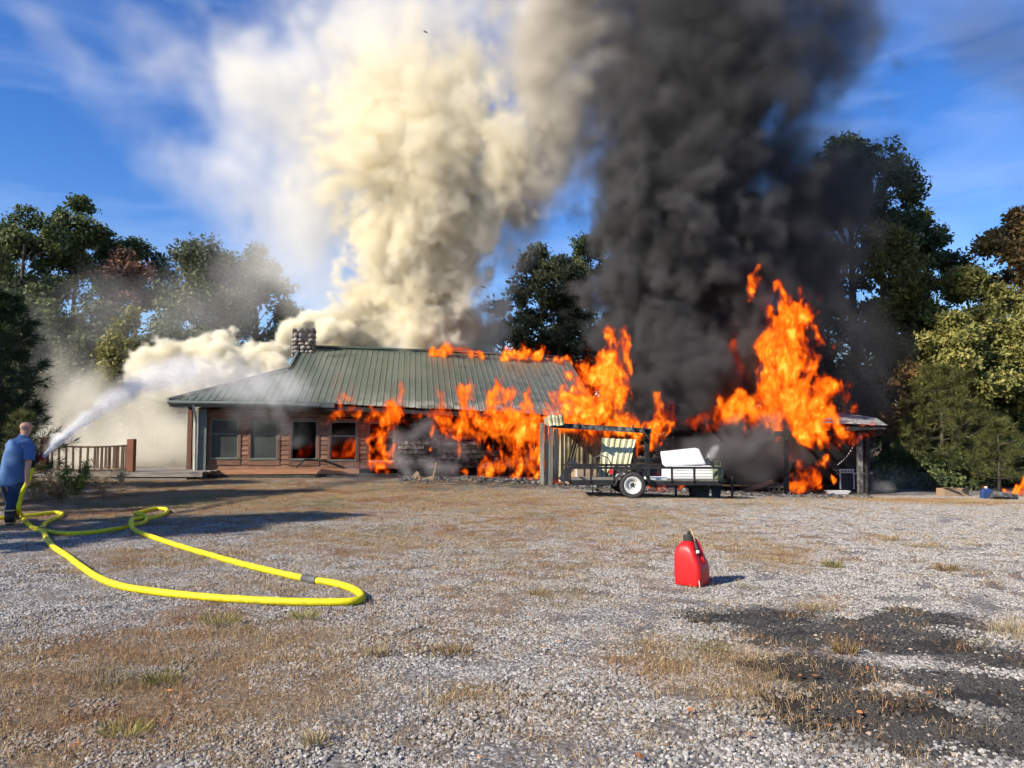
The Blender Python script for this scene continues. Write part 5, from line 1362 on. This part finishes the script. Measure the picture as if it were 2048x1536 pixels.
# trees beside the lot, left of the picture; their shadows cross the gravel
def side_tree(x, y, H, w, zb, seed, lb):
    """a tree placed by world position"""
    top = 867 - (H - CAMZ) * F / y; bot = 867 - (zb - CAMZ) * F / y
    return tree('oak_tree', lb, 0, top, y, 2 * w * F / y, bot, L_dark, seed, 7000, clumps=22, leaf=.16, x=x, group='trees beside the lot')
side_tree(-18.0, 5.2, 10.5, 2.0, 4.0, 51, 'oak beyond the left picture edge whose shadow crosses the hose')
side_tree(-19.5, 12.0, 10.5, 2.8, 3.0, 52, 'oak beyond the left picture edge level with the person')
side_tree(-24.0, 15.0, 12.0, 3.2, 3.0, 53, 'farthest oak beyond the left picture edge')
# weeds by the deck
def weed(px, py, h, w, leaves, seed, label, n=500, lf=.05):
    q = G(px, py); rs = np.random.RandomState(seed); root = empty('weed', q, label=label, cat='weed', group='weeds by the deck')
    m = MB(); st = []
    for k in range(14):
        a = rs.uniform(0, 6.28); d = Vector((math.cos(a) * w * rs.uniform(.2, 1), math.sin(a) * w * .6, h * rs.uniform(.55, 1))); m.tube([(d.x * .2, d.y * .2, 0), d * .55 + Vector((0, 0, h * .1)), d], [.008, .006, .002], 4); st.append(d)
    m.build('stems', M_bark if leaves is None else M_tan, root)
    if leaves:
        k = rs.randint(0, 14, n); f = rs.uniform(.25, 1.05, n); C = np.array([st[i] for i in k]) * f[:, None] + rs.normal(size=(n, 3)) * .06
        leaf_mesh('leaves', C, rs.normal(size=(n, 3)), lf * rs.uniform(.5, 1.3, n), np.clip(rs.normal(.5, .2, n), 0, 1), leaves, .22, root)
L_weed = leaf_mat('weed_green', [(.04, .07, .012), (.08, .13, .025), (.14, .20, .04), (.22, .26, .08)])
L_straw = leaf_mat('weed_straw', [(.14, .10, .05), (.28, .21, .11), (.42, .33, .19), (.55, .46, .30)])
weed(150, 992, .85, .55, L_weed, 1, 'feathery bright green weed before the deck railing', 1400, .06)
weed(105, 985, .75, .4, L_straw, 2, 'tall straw-coloured weed right of the person', 500)
weed(205, 985, .6, .45, L_straw, 3, 'straw-coloured weed right of the green one', 500)
weed(75, 1000, .55, .35, L_straw, 4, 'dry weed close beside the hose behind the person', 400)
weed(238, 968, .5, .4, L_straw, 5, 'short straw weed below the right railing post', 400)
weed(118, 1000, .4, .4, L_brown, 6, 'low brown weed at the foot of the green one', 400)
# tufts of dead grass that stand out of the gravel
def tuft(px, py, h, w, leaves, seed, label):
    q = G(px, py); rs = np.random.RandomState(seed + 70); n = 150
    a = rs.uniform(0, 6.28, n); rr = w * np.sqrt(rs.uniform(0, 1, n)); base = np.stack([rr * np.cos(a), rr * np.sin(a) * .7, np.zeros(n)], 1)
    d = np.stack([np.cos(a) * .55, np.sin(a) * .55, np.ones(n)], 1) + rs.normal(size=(n, 3)) * .3; d /= np.linalg.norm(d, axis=1)[:, None]
    L_ = h * rs.uniform(.5, 1.1, n)
    o = leaf_mesh('grass_tuft', base + d * (L_ * .5)[:, None], rs.normal(size=(n, 3)), L_ * .5, np.clip(rs.normal(.5, .22, n), 0, 1), leaves, .05, None, up=d)
    o.location = q; tag(o, label, 'grass tuft', 'dead grass tufts on the gravel')
T = [(900, 1312, .13, .13, L_brown, 'rust-coloured grass tuft in the middle of the near gravel'), (752, 1312, .10, .08, L_straw, 'straw tuft just left of the rust-coloured one'), (632, 1490, .10, .06, L_straw, 'pale straw tuft at the bottom edge'), (320, 1368, .10, .10, L_olive, 'dark olive tuft in the left grass'), (250, 1470, .10, .12, L_yellow, 'pale green tuft low in the left grass'), (1778, 1082, .12, .12, L_straw, 'tan tuft alone on the pale gravel right of the jug'), (1850, 1096, .10, .14, L_straw, 'tan tuft right of the lone one'), (1668, 1136, .12, .09, L_olive, 'small grey tuft right of the fuel jug'), (1892, 1142, .12, .11, L_brown, 'orange tuft on the right gravel'), (1636, 1222, .10, .14, L_straw, 'pale tuft at the upper rim of the dark spill'), (2030, 1266, .12, .18, L_straw, 'straw tuft at the right picture edge'), (1075, 1190, .08, .12, L_brown, 'low reddish tuft left of the fuel jug'), (440, 1250, .12, .14, L_yellow, 'greenish tuft below the hose'), (610, 1238, .10, .10, L_yellow, 'greenish tuft below the right hose bend'), (1690, 1310, .12, .07, L_brown, 'tall rusty tuft inside the dark spill')]
for i, (a, b, h, w, l_, lb) in enumerate(T): tuft(a, b, h, w, l_, i, lb)
# fallen leaves
lp = random.Random(77)
lm = MB(); lm.add([(-.05, 0, .004), (-.02, .022, .012), (.02, .02, .006), (.055, 0, .016), (.02, -.022, .012), (-.02, -.02, .004)], [(0, 1, 5), (1, 2, 4, 5), (2, 3, 4)])
M_leafy = mat('dead_leaf', [(.30, .10, .03), (.48, .22, .08)], 5, .7, per_object=.3)
first = None
for (px, py) in [(150, 1500), (340, 1390), (1632, 1360), (1600, 1360), (1625, 1425), (1660, 1460), (1735, 1345), (1860, 1395), (1720, 1435), (1120, 1290), (1090, 1302), (1165, 1285), (1380, 1430), (1500, 1480), (960, 1525), (1280, 1525), (815, 1290), (1960, 1300), (1530, 1450), (920, 1345), (540, 1310), (700, 1440), (60, 1490), (1330, 1500)]:
    q = G(px, py); q.z += .025
    if first is None: first = o = lm.build('fallen_leaf', M_leafy, None, label='dry orange leaf lying on the near gravel', cat='leaf', group='fallen leaves on the gravel')
    else: o = dup(first)
    o.location = q; o.rotation_euler = (lp.uniform(-.15, .15), lp.uniform(-.15, .15), lp.uniform(0, 6.28)); k = lp.uniform(.35, .65); o.scale = (k, k, k)
# ------------------------------------------------------------------ smoke, fire and water
M_cream = smoke_mat('cream_smoke', (.99, .935, .78), 4.0, -.35); M_pale = smoke_mat('pale_cream_smoke', (.99, .96, .88), 3.6, -.3)
M_cream2 = smoke_mat('thick_cream_smoke', (.99, .95, .82), 7.0, -.35)
M_veil = smoke_mat('thin_white_smoke', (.97, .96, .93), 1.0)
M_beige = smoke_mat('beige_smoke', (.975, .94, .83), 1.6, -.2)
M_dark = smoke_mat('black_smoke', (.14, .14, .145), 4.4, 0.0)
M_brown = smoke_mat('brownish_grey_smoke', (.66, .62, .55), 1.5, -.1)
M_grey = smoke_mat('grey_smoke', (.72, .73, .75), 1.6, 0.0); M_mid = smoke_mat('mid_grey_smoke', (.24, .24, .24), 2.2, 0.0)
def smoke(label, mat_, cones, voxel, **kw):
    o = fog('smoke', mat_, cones, voxel, **kw); tag(o, label, 'smoke', 'smoke from the burning house', 'stuff'); return o
smoke('thick cream smoke column rising behind the roof', M_cream, [
 (690, 705, 37.5, 70, 780, 610, 36, 105, 1.0, .8), (900, 705, 37.5, 100, 860, 590, 36, 135, 1.0, .8),
 (830, 610, 35.5, 145, 850, 460, 34.5, 170, .9, .8), (850, 460, 34, 170, 830, 330, 34, 230, .5, .8), (830, 330, 34, 220, 820, 220, 34, 230, .22, .7),
 (960, 450, 33, 90, 1020, 320, 33, 120, .4), (960, 690, 38, 70, 1000, 640, 37, 60, .25)],
 .175, warp=((.16, 1.6), (.5, .7), (1.4, .32), (3.0, .12)), puff=(.5, .25), fine=(1.6, .40), soft=.46, seed=1, zmin=3.6)
smoke('wide pale smoke cloud spreading above the cream column', M_pale, [
 (830, 380, 34.5, 200, 810, 200, 34.5, 310, .15, .7), (810, 200, 34.5, 310, 800, 0, 34.5, 360, .11, .7), (800, 0, 34.5, 360, 810, -120, 34.5, 370, .09, .7), (1030, 280, 33, 150, 1060, 40, 33, 160, .22), (640, 330, 35, 150, 520, 160, 35, 190, .10), (650, 620, 36, 110, 640, 400, 36, 160, .05), (1060, 330, 33.5, 110, 1100, 200, 33, 150, .16)],
 .3, warp=((.12, 2.2), (.4, 1.0), (1.1, .35)), puff=(.4, .25), fine=(.9, .40), soft=.85, seed=31, hi=(99, 99, 22.5), wisp=(.34, .30, .60))
smoke('dense cream smoke puff rolling out behind the hip of the roof', M_cream2, [
 (285, 745, 33, 40, 330, 715, 33, 46, .8), (330, 715, 33, 46, 430, 715, 33, 56, 1.0), (430, 715, 33, 56, 510, 715, 33, 56, 1.0), (500, 740, 33, 60, 400, 760, 33, 50, .8), (510, 715, 33, 50, 560, 735, 32.5, 40, .8), (290, 760, 32, 40, 400, 790, 32, 40, .6)],
 .10, warp=((.5, .45), (1.3, .24), (3.2, .07)), puff=(.9, .38), fine=(2.8, .2), soft=.28, seed=2)
smoke('cream smoke curling round the stone chimney', M_cream2, [
 (560, 730, 34.5, 30, 585, 660, 34.5, 30, .9), (590, 650, 34.5, 36, 640, 660, 34.5, 40, .9), (640, 660, 35.5, 36, 720, 668, 36.5, 42, .9), (600, 632, 34.5, 22, 625, 640, 34.5, 22, .7)],
 .13, warp=((.5, .4), (1.3, .2)), puff=(.9, .34), fine=(2.4, .16), soft=.32, seed=4)
smoke('dark wisp at the chimney top', M_dark, [(612, 672, 31.6, 14, 618, 655, 31.6, 18, .7)], .06, warp=((1.5, .12),), fine=(4, .3), soft=.6, seed=5)
smoke('beige smoke filling the space behind the deck', M_beige, [
 (130, 905, 31, 100, 350, 900, 31, 130, .42), (160, 820, 32, 90, 330, 830, 32, 110, .34), (90, 730, 34, 70, 200, 790, 33, 80, .14)],
 .3, warp=((.2, 1.2), (.6, .5)), puff=(.4, .25), fine=(.9, .3), soft=.7, seed=6, zmin=0)
smoke('thin grey smoke drifting before the left trees', M_veil, [
 (80, 660, 36, 130, 420, 620, 36, 130, .10), (480, 600, 37, 130, 560, 480, 37, 120, .16), (620, 580, 37, 110, 610, 430, 37, 150, .3)],
 .4, warp=((.15, 1.6), (.5, .6)), fine=(.5, .4), soft=.9, seed=7, zmin=1, wisp=(.25, .35, .65))
smoke('wide translucent white smoke veil drifting up to the left', M_veil, [
 (620, 440, 37, 150, 420, 300, 37, 150, 0.51), (420, 300, 37, 140, 300, 120, 37, 120, 0.44), (300, 120, 37, 110, 230, -40, 37, 90, 0.34), (420, 290, 37, 110, 190, 200, 37, 80, 0.17), (190, 200, 37, 80, 50, 0, 37, 60, 0.17),
 (640, 330, 37, 150, 560, 180, 37, 150, 0.51), (560, 180, 37, 140, 700, 0, 37, 190, 0.48), (480, 40, 38, 110, 640, -60, 38, 140, 0.27), (600, 560, 37, 110, 560, 420, 37, 120, 0.34)],
 .36, warp=((.12, 2.2), (.4, .8)), fine=(.6, .38), soft=.9, seed=8, wisp=(.30, .38, .62), hi=(99, 99, 22.5))
smoke('brownish grey smoke where the white and black columns meet', M_brown, [(1090, 340, 32.5, 110, 1130, 180, 32.5, 160, .7), (1130, 180, 32.5, 160, 1130, -60, 32.5, 170, .6), (1000, 500, 34, 70, 1060, 360, 33.5, 110, .4), (1170, 330, 32, 70, 1180, 150, 32, 90, .4)], .26, warp=((.16, 1.4), (.5, .6), (1.4, .25)), puff=(.42, .3), fine=(1.1, .3), soft=.6, seed=21, hi=(99, 99, 22.5))
smoke('dense black smoke boiling up from the carport fire', M_dark, [
 (1330, 800, 31, 110, 1290, 640, 31, 125, 1.0), (1290, 640, 31, 130, 1290, 560, 31, 140, 1.0), (1300, 560, 31, 150, 1330, 420, 31, 185, .9), (1330, 420, 31, 190, 1390, 260, 31, 230, .5),
 (1440, 770, 31.5, 130, 1450, 640, 31.5, 150, .9), (1450, 640, 31.5, 150, 1420, 480, 31.5, 170, .8), (1350, 850, 28.5, 60, 1400, 760, 29, 80, 1.0), (1400, 760, 29, 80, 1330, 660, 30, 100, 1.0)],
 .21, warp=((.16, 1.3), (.5, .6), (1.4, .28), (3.0, .1)), puff=(.5, .33), fine=(1.5, .30), soft=.42, seed=9, zmin=1.6)
smoke('tall spreading black smoke cloud over the carport', M_dark, [
 (1370, 330, 31, 200, 1390, 180, 31, 330, .34), (1390, 180, 31, 330, 1380, -100, 31, 390, .26), (1470, 350, 32, 180, 1600, 340, 32, 150, .26), (1620, 170, 32, 170, 1610, 20, 32, 200, .18), (1570, 640, 32.5, 160, 1590, 420, 32.5, 200, .24)],
 .27, warp=((.14, 1.7), (.45, .8), (1.2, .3)), puff=(.4, .30), fine=(1.0, .36), soft=.75, seed=33, hi=(99, 99, 22.5))
smoke('thinner dark smoke spreading over the right trees', M_dark, [
 (1540, 760, 33, 130, 1610, 560, 33, 150, .20), (1620, 560, 33, 150, 1640, 400, 33, 150, .18), (1690, 850, 31, 100, 1720, 680, 32, 120, .10), (1720, 340, 34, 100, 1650, 300, 34, 110, .10)],
 .4, warp=((.18, 1.2), (.6, .5)), puff=(.35, .25), fine=(.8, .35), soft=.8, seed=10, zmin=-.3)
smoke('grey smoke rolling low before the carport', M_mid, [
 (1380, 905, 26.2, 45, 1450, 895, 26.0, 60, .6), (1450, 895, 26.0, 60, 1540, 880, 26.2, 62, .55), (1330, 900, 26.4, 38, 1400, 930, 26, 40, .5), (1500, 940, 26.4, 50, 1600, 900, 27.5, 40, .35)],
 .14, warp=((.4, .5), (1.2, .22)), puff=(.7, .3), fine=(1.8, .25), soft=.6, seed=11, zmin=-.5)
smoke('black smoke packed under the carport roof', M_dark, [(1480, 900, 29.5, 60, 1680, 900, 29.5, 60, .8), (1350, 910, 28.5, 55, 1480, 930, 28.5, 55, 1.0)], .25, warp=((.4, .5),), fine=(1.2, .3), soft=.6, seed=12, zmin=-.6)
smoke('small white smoke puff at the chest cooler', M_veil, [(1420, 912, 20.2, 12, 1428, 898, 20.2, 17, 1.6), (1428, 900, 20.2, 16, 1436, 915, 20.2, 10, .8)], .05, warp=((2, .12),), puff=(4, .3), fine=(6, .3), soft=.6, seed=13)
smoke('bluish smoke wisps before the windows and the charred wall', M_grey, [
 (595, 880, 26.2, 20, 612, 850, 26.2, 24, .35), (640, 880, 26.2, 30, 700, 870, 26.2, 25, .12), (790, 905, 26, 28, 830, 945, 26, 40, .6), (830, 945, 26, 40, 900, 935, 26, 35, .45), (800, 880, 26, 28, 850, 860, 26.2, 40, .3), (700, 945, 25.8, 28, 740, 950, 25.8, 20, .5), (660, 948, 25.8, 14, 700, 945, 25.8, 24, .3), (470, 840, 26.2, 40, 560, 830, 26.2, 30, .16), (870, 880, 26.1, 40, 930, 900, 26.1, 30, .16)],
 .11, warp=((.6, .4), (1.8, .15)), puff=(1.0, .25), fine=(2.5, .35), soft=.8, seed=14, zmin=-.1, wisp=(1.2, .3, .6))
smoke('thin smoke lying on the ground at the wood edge', M_veil, [(1750, 975, 27.5, 14, 1780, 975, 27.8, 12, .8), (1790, 985, 28.5, 14, 1960, 985, 29.5, 14, .12), (1990, 660, 34.5, 60, 2060, 640, 34.5, 60, .10), (1740, 960, 28.5, 40, 1860, 960, 29.5, 30, .08)], .16, warp=((.5, .4),), fine=(1.6, .4), soft=.8, seed=15, zmin=-.7)
smoke('faint dark haze in the upper right sky', M_dark, [(1960, 60, 50, 110, 2100, 120, 50, 130, .03), (2040, 380, 50, 50, 2100, 420, 50, 60, .02)], .9, warp=((.1, 2),), fine=(.3, .4), soft=.95, seed=16)

# ---- flames: opaque glowing gas, yellow where thick, red at the torn edges
def flame_mat(name, strength, k=14.0, red=False):
    m = bpy.data.materials.new(name); m.use_nodes = True; N = NT(m.node_tree); N.n.clear()
    out = N.n.new('ShaderNodeOutputMaterial')
    at = N.n.new('ShaderNodeAttribute'); at.attribute_name = 'density'; d = at.outputs['Fac']
    if red: col = ramp(N, d, [(0.0, (.30, .010, .0005)), (.5, (.75, .05, .002)), (1.0, (1.0, .14, .006))])
    else: col = ramp(N, d, [(0.0, (.22, .009, .0005)), (.2, (.55, .036, .0015)), (.42, (.90, .12, .004)), (.66, (1.05, .235, .010)), (.9, (1.25, .42, .03)), (1.0, (1.4, .62, .09))])
    ab = N.n.new('ShaderNodeVolumeAbsorption'); ab.inputs['Color'].default_value = (0, 0, 0, 1); dk = N.m('MULTIPLY', N.m('POWER', d, 1.5), k); N.l.new(dk, ab.inputs['Density'])
    em = N.n.new('ShaderNodeEmission'); N.l.new(col, em.inputs['Color']); N.l.new(N.m('MULTIPLY', dk, strength), em.inputs['Strength'])
    ad = N.n.new('ShaderNodeAddShader'); N.l.new(ab.outputs[0], ad.inputs[0]); N.l.new(em.outputs[0], ad.inputs[1]); N.l.new(ad.outputs[0], out.inputs['Volume'])
    return m
M_fire = flame_mat('flame', .92, 14.0); M_fire_thin = flame_mat('thin_flame', .92, 8.0); M_fire_red = flame_mat('deep_red_flame', .5, 6.0, True)
def fire(label, cones, voxel=.045, mat_=None, seed=0, big=1.0, **kw):
    kw.setdefault('warp', ((.55 / big, .42 * big), (1.6 / big, .20 * big), (4.0, .06)))
    o = fog('flames', mat_ or M_fire, cones, voxel, fine=(2.6 / big, .85), soft=.6, streak=(6.5 / big ** .5, .2), stretch=(1, 1, .55), seed=seed + 40, pad=1.5, wisp=(2.7 / big, .40, .61), step=voxel * 1.0, **kw)
    tag(o, label, 'flames', 'flames on the burning house', 'stuff'); return o
fire('flames filling the fifth window and licking over the eave', [(762, 915, 27.1, 24, 766, 845, 26.9, 32, 1.1, .6), (750, 850, 26.6, 26, 790, 825, 26.3, 20, 1.0), (792, 822, 26.1, 16, 800, 775, 26.2, 8, .9)], seed=1)
fire('flames at the eave above the fourth window', [(665, 832, 26.2, 14, 712, 828, 26.2, 14, 1.0), (685, 820, 26.05, 20, 678, 770, 26.2, 17, .9), (705, 815, 26.1, 14, 712, 785, 26.2, 6, .7)], mat_=M_fire_thin, seed=2)
fire('red glow of fire inside the fourth window', [(672, 900, 28.2, 16, 706, 898, 28.2, 20, 1.1), (615, 905, 28.6, 14, 630, 900, 28.6, 12, .6)], mat_=M_fire_red, seed=3)
fire('band of flames along the broken eave', [(820, 838, 26.5, 10, 920, 840, 26.7, 16, 1.0), (920, 838, 26.7, 16, 1010, 846, 27.0, 20, 1.2), (1010, 846, 27.0, 22, 1130, 852, 27.3, 24, 1.3), (1050, 870, 27.1, 30, 1080, 860, 27.1, 30, 1.2)], seed=4)
fire('ragged flames climbing the roof from the eave', [(885, 825, 26.4, 18, 880, 785, 26.6, 10, .7), (918, 828, 26.4, 22, 925, 785, 26.7, 20, 1.0), (985, 832, 26.7, 28, 990, 785, 27.0, 22, 1.1), (1010, 826, 26.8, 22, 1018, 790, 27.0, 16, 1.0), (1048, 834, 26.9, 20, 1055, 775, 27.2, 9, 1.0), (1095, 838, 27.0, 22, 1105, 800, 27.2, 16, .9), (940, 832, 26.6, 22, 1110, 842, 27.1, 16, 1.0)], seed=5)
fire('long flames dripping down the charred wall and studs', [(862, 850, 26.7, 8, 860, 905, 26.7, 6, .9), (915, 850, 26.7, 9, 912, 910, 26.7, 8, 1.1), (888, 870, 26.8, 14, 890, 880, 26.8, 10, .7), (972, 890, 27.0, 9, 975, 955, 27.0, 8, 1.1), (1000, 895, 27.1, 8, 996, 950, 27.1, 6, 1.0), (1036, 860, 27.0, 16, 1030, 950, 27.0, 10, 1.3), (1050, 890, 27.2, 8, 1046, 960, 27.2, 6, 1.1), (1071, 860, 27.0, 11, 1072, 955, 27.0, 9, 1.3), (905, 945, 26.8, 10, 925, 950, 26.8, 6, .8), (960, 955, 26.9, 8, 965, 905, 27.0, 6, .8), (1010, 960, 26.5, 10, 1065, 962, 26.4, 10, 1.1)], voxel=.04, seed=6)
fire('sheet of flame behind the burnt studs', [(975, 858, 28.0, 28, 1080, 868, 28.3, 34, 1.0), (1000, 915, 28.2, 24, 1075, 920, 28.4, 28, .8), (880, 860, 28.0, 18, 950, 865, 28.0, 22, .8)], mat_=M_fire_thin, seed=18)
fire('low flames running along the ridge', [(868, 706, 33.2, 12, 905, 708, 33.3, 13, 1.1), (905, 712, 33.4, 9, 1000, 712, 33.7, 12, 1.1), (1000, 712, 33.7, 15, 1060, 708, 33.9, 20, 1.3), (1060, 710, 33.9, 18, 1140, 726, 34.2, 12, 1.3)], seed=7)
fire('bright pillar of flame at the end of the roof', [(1150, 830, 26.6, 36, 1220, 838, 26.6, 40, 1.2), (1190, 810, 26.6, 62, 1200, 765, 26.7, 50, 1.35), (1205, 765, 26.7, 48, 1228, 710, 26.8, 30, 1.25), (1226, 715, 26.8, 30, 1222, 675, 26.9, 22, 1.1)], seed=8, big=1.25)
fire('flames on the shed beam and burning corner', [(1110, 852, 25.8, 12, 1200, 852, 25.9, 16, 1.2), (1200, 850, 25.9, 18, 1330, 856, 25.9, 20, 1.2), (1282, 870, 25.8, 18, 1285, 900, 25.8, 14, 1.2), (1330, 860, 25.9, 24, 1315, 900, 25.9, 16, 1.2), (1330, 850, 25.9, 18, 1320, 785, 26.0, 8, .9), (1235, 850, 25.9, 20, 1270, 845, 25.9, 20, .9), (1278, 930, 25.8, 6, 1276, 905, 25.8, 6, .9)], seed=9)
fire('fire glowing behind the trailer rails', [(1316, 950, 23.5, 14, 1320, 935, 23.5, 12, 1.2), (1310, 970, 23.5, 14, 1360, 972, 23.5, 8, .8), (1110, 965, 24.6, 8, 1180, 968, 24.6, 5, .7), (1088, 870, 24.7, 7, 1091, 950, 24.7, 6, 1.1)], voxel=.04, seed=10)
fire('huge flames towering over the carport', [(1480, 808, 28.2, 34, 1560, 800, 28.2, 52, 1.2), (1560, 800, 28.2, 54, 1640, 828, 28.2, 42, 1.25), (1556, 790, 28.3, 50, 1566, 690, 28.4, 56, 1.35), (1572, 690, 28.4, 58, 1572, 630, 28.5, 46, 1.3), (1566, 630, 28.5, 38, 1552, 580, 28.6, 16, 1.1), (1655, 825, 28.0, 36, 1650, 790, 28.1, 30, 1.2), (1640, 846, 27.0, 36, 1740, 862, 26.6, 20, 1.3), (1590, 850, 27.0, 30, 1665, 856, 26.7, 30, 1.25), (1500, 820, 28.0, 26, 1440, 836, 28.0, 16, 1.0)], voxel=.06, seed=11, big=1.5)
fire('loose tongues of flame torn off above the carport fire', [(1498, 600, 28.8, 12, 1508, 565, 28.8, 12, 1.0), (1505, 560, 28.8, 9, 1516, 538, 28.8, 6, .9)], seed=12)
fire('dull flames half hidden in the black smoke', [(1340, 845, 27.0, 14, 1460, 850, 27.2, 16, 1.0), (1390, 845, 26.6, 16, 1410, 835, 26.6, 14, 1.1), (1330, 830, 28, 22, 1330, 790, 28, 12, .8), (1455, 770, 31.0, 40, 1490, 710, 31.2, 46, 1.0), (1440, 800, 30.4, 26, 1400, 810, 30.4, 20, .8)], mat_=M_fire_red, voxel=.07, seed=13, big=1.3)
fire('flames behind the barrel grill and on the carport post', [(1578, 945, 27.2, 9, 1576, 890, 27.2, 6, 1.2), (1632, 930, 27.0, 14, 1645, 915, 27.0, 10, 1.2), (1580, 960, 27.4, 10, 1640, 978, 27.0, 9, 1.1), (1610, 955, 27.6, 24, 1630, 960, 27.6, 16, .8), (1585, 965, 27.2, 12, 1600, 970, 27.2, 10, 1.0)], voxel=.04, seed=14)
fire('round flame inside the old cooker', [(1667, 958, 25.0, 10, 1669, 954, 25.0, 9, 1.5)], voxel=.03, seed=15)
fire('small fire on the ground at the right picture edge', [(2008, 972, 26.2, 8, 2040, 984, 26.2, 16, 1.3), (2036, 980, 26.2, 14, 2048, 966, 26.2, 12, 1.2), (2030, 988, 26.2, 10, 2050, 986, 26.2, 12, 1.2)], voxel=.04, seed=16)
fire('tiny flame beside the small blue can', [(1963, 986, 26.4, 7, 1965, 978, 26.4, 4, 1.2)], voxel=.03, seed=17)

# ---- water from the nozzle: a rope of drops that opens into spray
def water():
    path = [(87, 912, 13.5, 3), (110, 890, 13.9, 6), (140, 864, 14.6, 9), (180, 832, 15.8, 13), (225, 800, 17.2, 19), (275, 771, 18.8, 25), (330, 751, 20.6, 30), (390, 745, 22.4, 34), (450, 752, 24.0, 38), (520, 768, 25.6, 40), (585, 788, 26.6, 40)]
    rs = np.random.RandomState(4); pts = [P(a, b, c) for a, b, c, _ in path]; rad = [r_ * c / F for _, _, c, r_ in path]
    n = 16000; t = rs.uniform(0, 1, n) ** 1.9 * (len(path) - 1.001) * .8; i = t.astype(int); f = (t - i)[:, None]
    A = np.array(pts); Rr = np.array(rad); C = A[i] * (1 - f) + A[i + 1] * f; r_ = Rr[i] * (1 - f[:, 0]) + Rr[i + 1] * f[:, 0]
    d = A[i + 1] - A[i]; d /= np.linalg.norm(d, axis=1)[:, None]
    # drops gather in strands
    strand = rs.randint(0, 60, n); ang = strand * 2.4 + np.sin(t * 1.7 + strand) * .8; rr = ((strand % 11) / 11.0) ** .6 * .85
    e1 = np.cross(d, np.array([0, 0, 1.])); e1 /= np.linalg.norm(e1, axis=1)[:, None]; e2 = np.cross(d, e1)
    C = C + (e1 * np.cos(ang)[:, None] + e2 * np.sin(ang)[:, None]) * (rr * r_)[:, None] + rs.normal(size=(n, 3)) * (.10 * r_)[:, None]
    up = d + rs.normal(size=(n, 3)) * .12
    m = bpy.data.materials.new('water_drops'); m.use_nodes = True; b = m.node_tree.nodes['Principled BSDF']
    b.inputs['Base Color'].default_value = (.88, .89, .90, 1); b.inputs['Roughness'].default_value = .15; b.inputs['Alpha'].default_value = .5
    o = leaf_mesh('water_drops', C, rs.normal(size=(n, 3)), rs.uniform(.012, .042, n), rs.uniform(0, 1, n), m, .25, None, up=up)
    tag(o, 'white water jet arching from the nozzle to the roof', 'water jet', kind='stuff')
    M_mist = smoke_mat('water_mist', (.985, .985, .99), 1.5, -.1)
    cones = []
    for (p, q) in zip(path[:-1], path[1:]):
        w = 13.0 / max(3, (p[3]) ) 
        cones.append((p[0], p[1], p[2], p[3] * 1.35 + 1, q[0], q[1], q[2], q[3] * 1.35 + 1, min(8.0, max(1.2 if p[0] < 380 else .5, w * w * 1.3))))
    cones += [(540, 775, 26.6, 30, 590, 790, 26.4, 26, .25), (560, 800, 26.0, 22, 570, 860, 26.0, 26, .18), (600, 765, 27.2, 12, 566, 795, 26.4, 10, .6)]
    o = fog('mist', M_mist, cones, .09, warp=((1.0, .10), (3.5, .05)), fine=(4.5, .4), soft=.9, seed=60, stretch=(.7, .7, .7), wisp=(2.2, .25, .6))
    tag(o, 'pale spray mist of the hose jet falling on the roof', 'mist', kind='stuff')
water()
# flakes of ash in the air
for i, (px, py, lb) in enumerate(((851, 64, 'dark ash flake high in the white smoke'), (966, 574, 'thin curled ash flake beside the white column'), (829, 573, 'tiny ash flake inside the white column'))):
    m = MB(); m.add([(-.12, 0, .05), (-.02, .02, .06), (.13, .01, -.06), (.05, -.02, -.07)], [(0, 1, 2, 3)]); o = m.build('ash_flake', M_char, None, loc=P(px, py, 29.5), label=lb, cat='ash flake', group='ash flakes in the air')
    so = o.modifiers.new('thick', 'SOLIDIFY'); so.thickness = .02; o.scale = ((.8, .8, .8), (.9, .9, .5), (.35, .35, .35))[i]
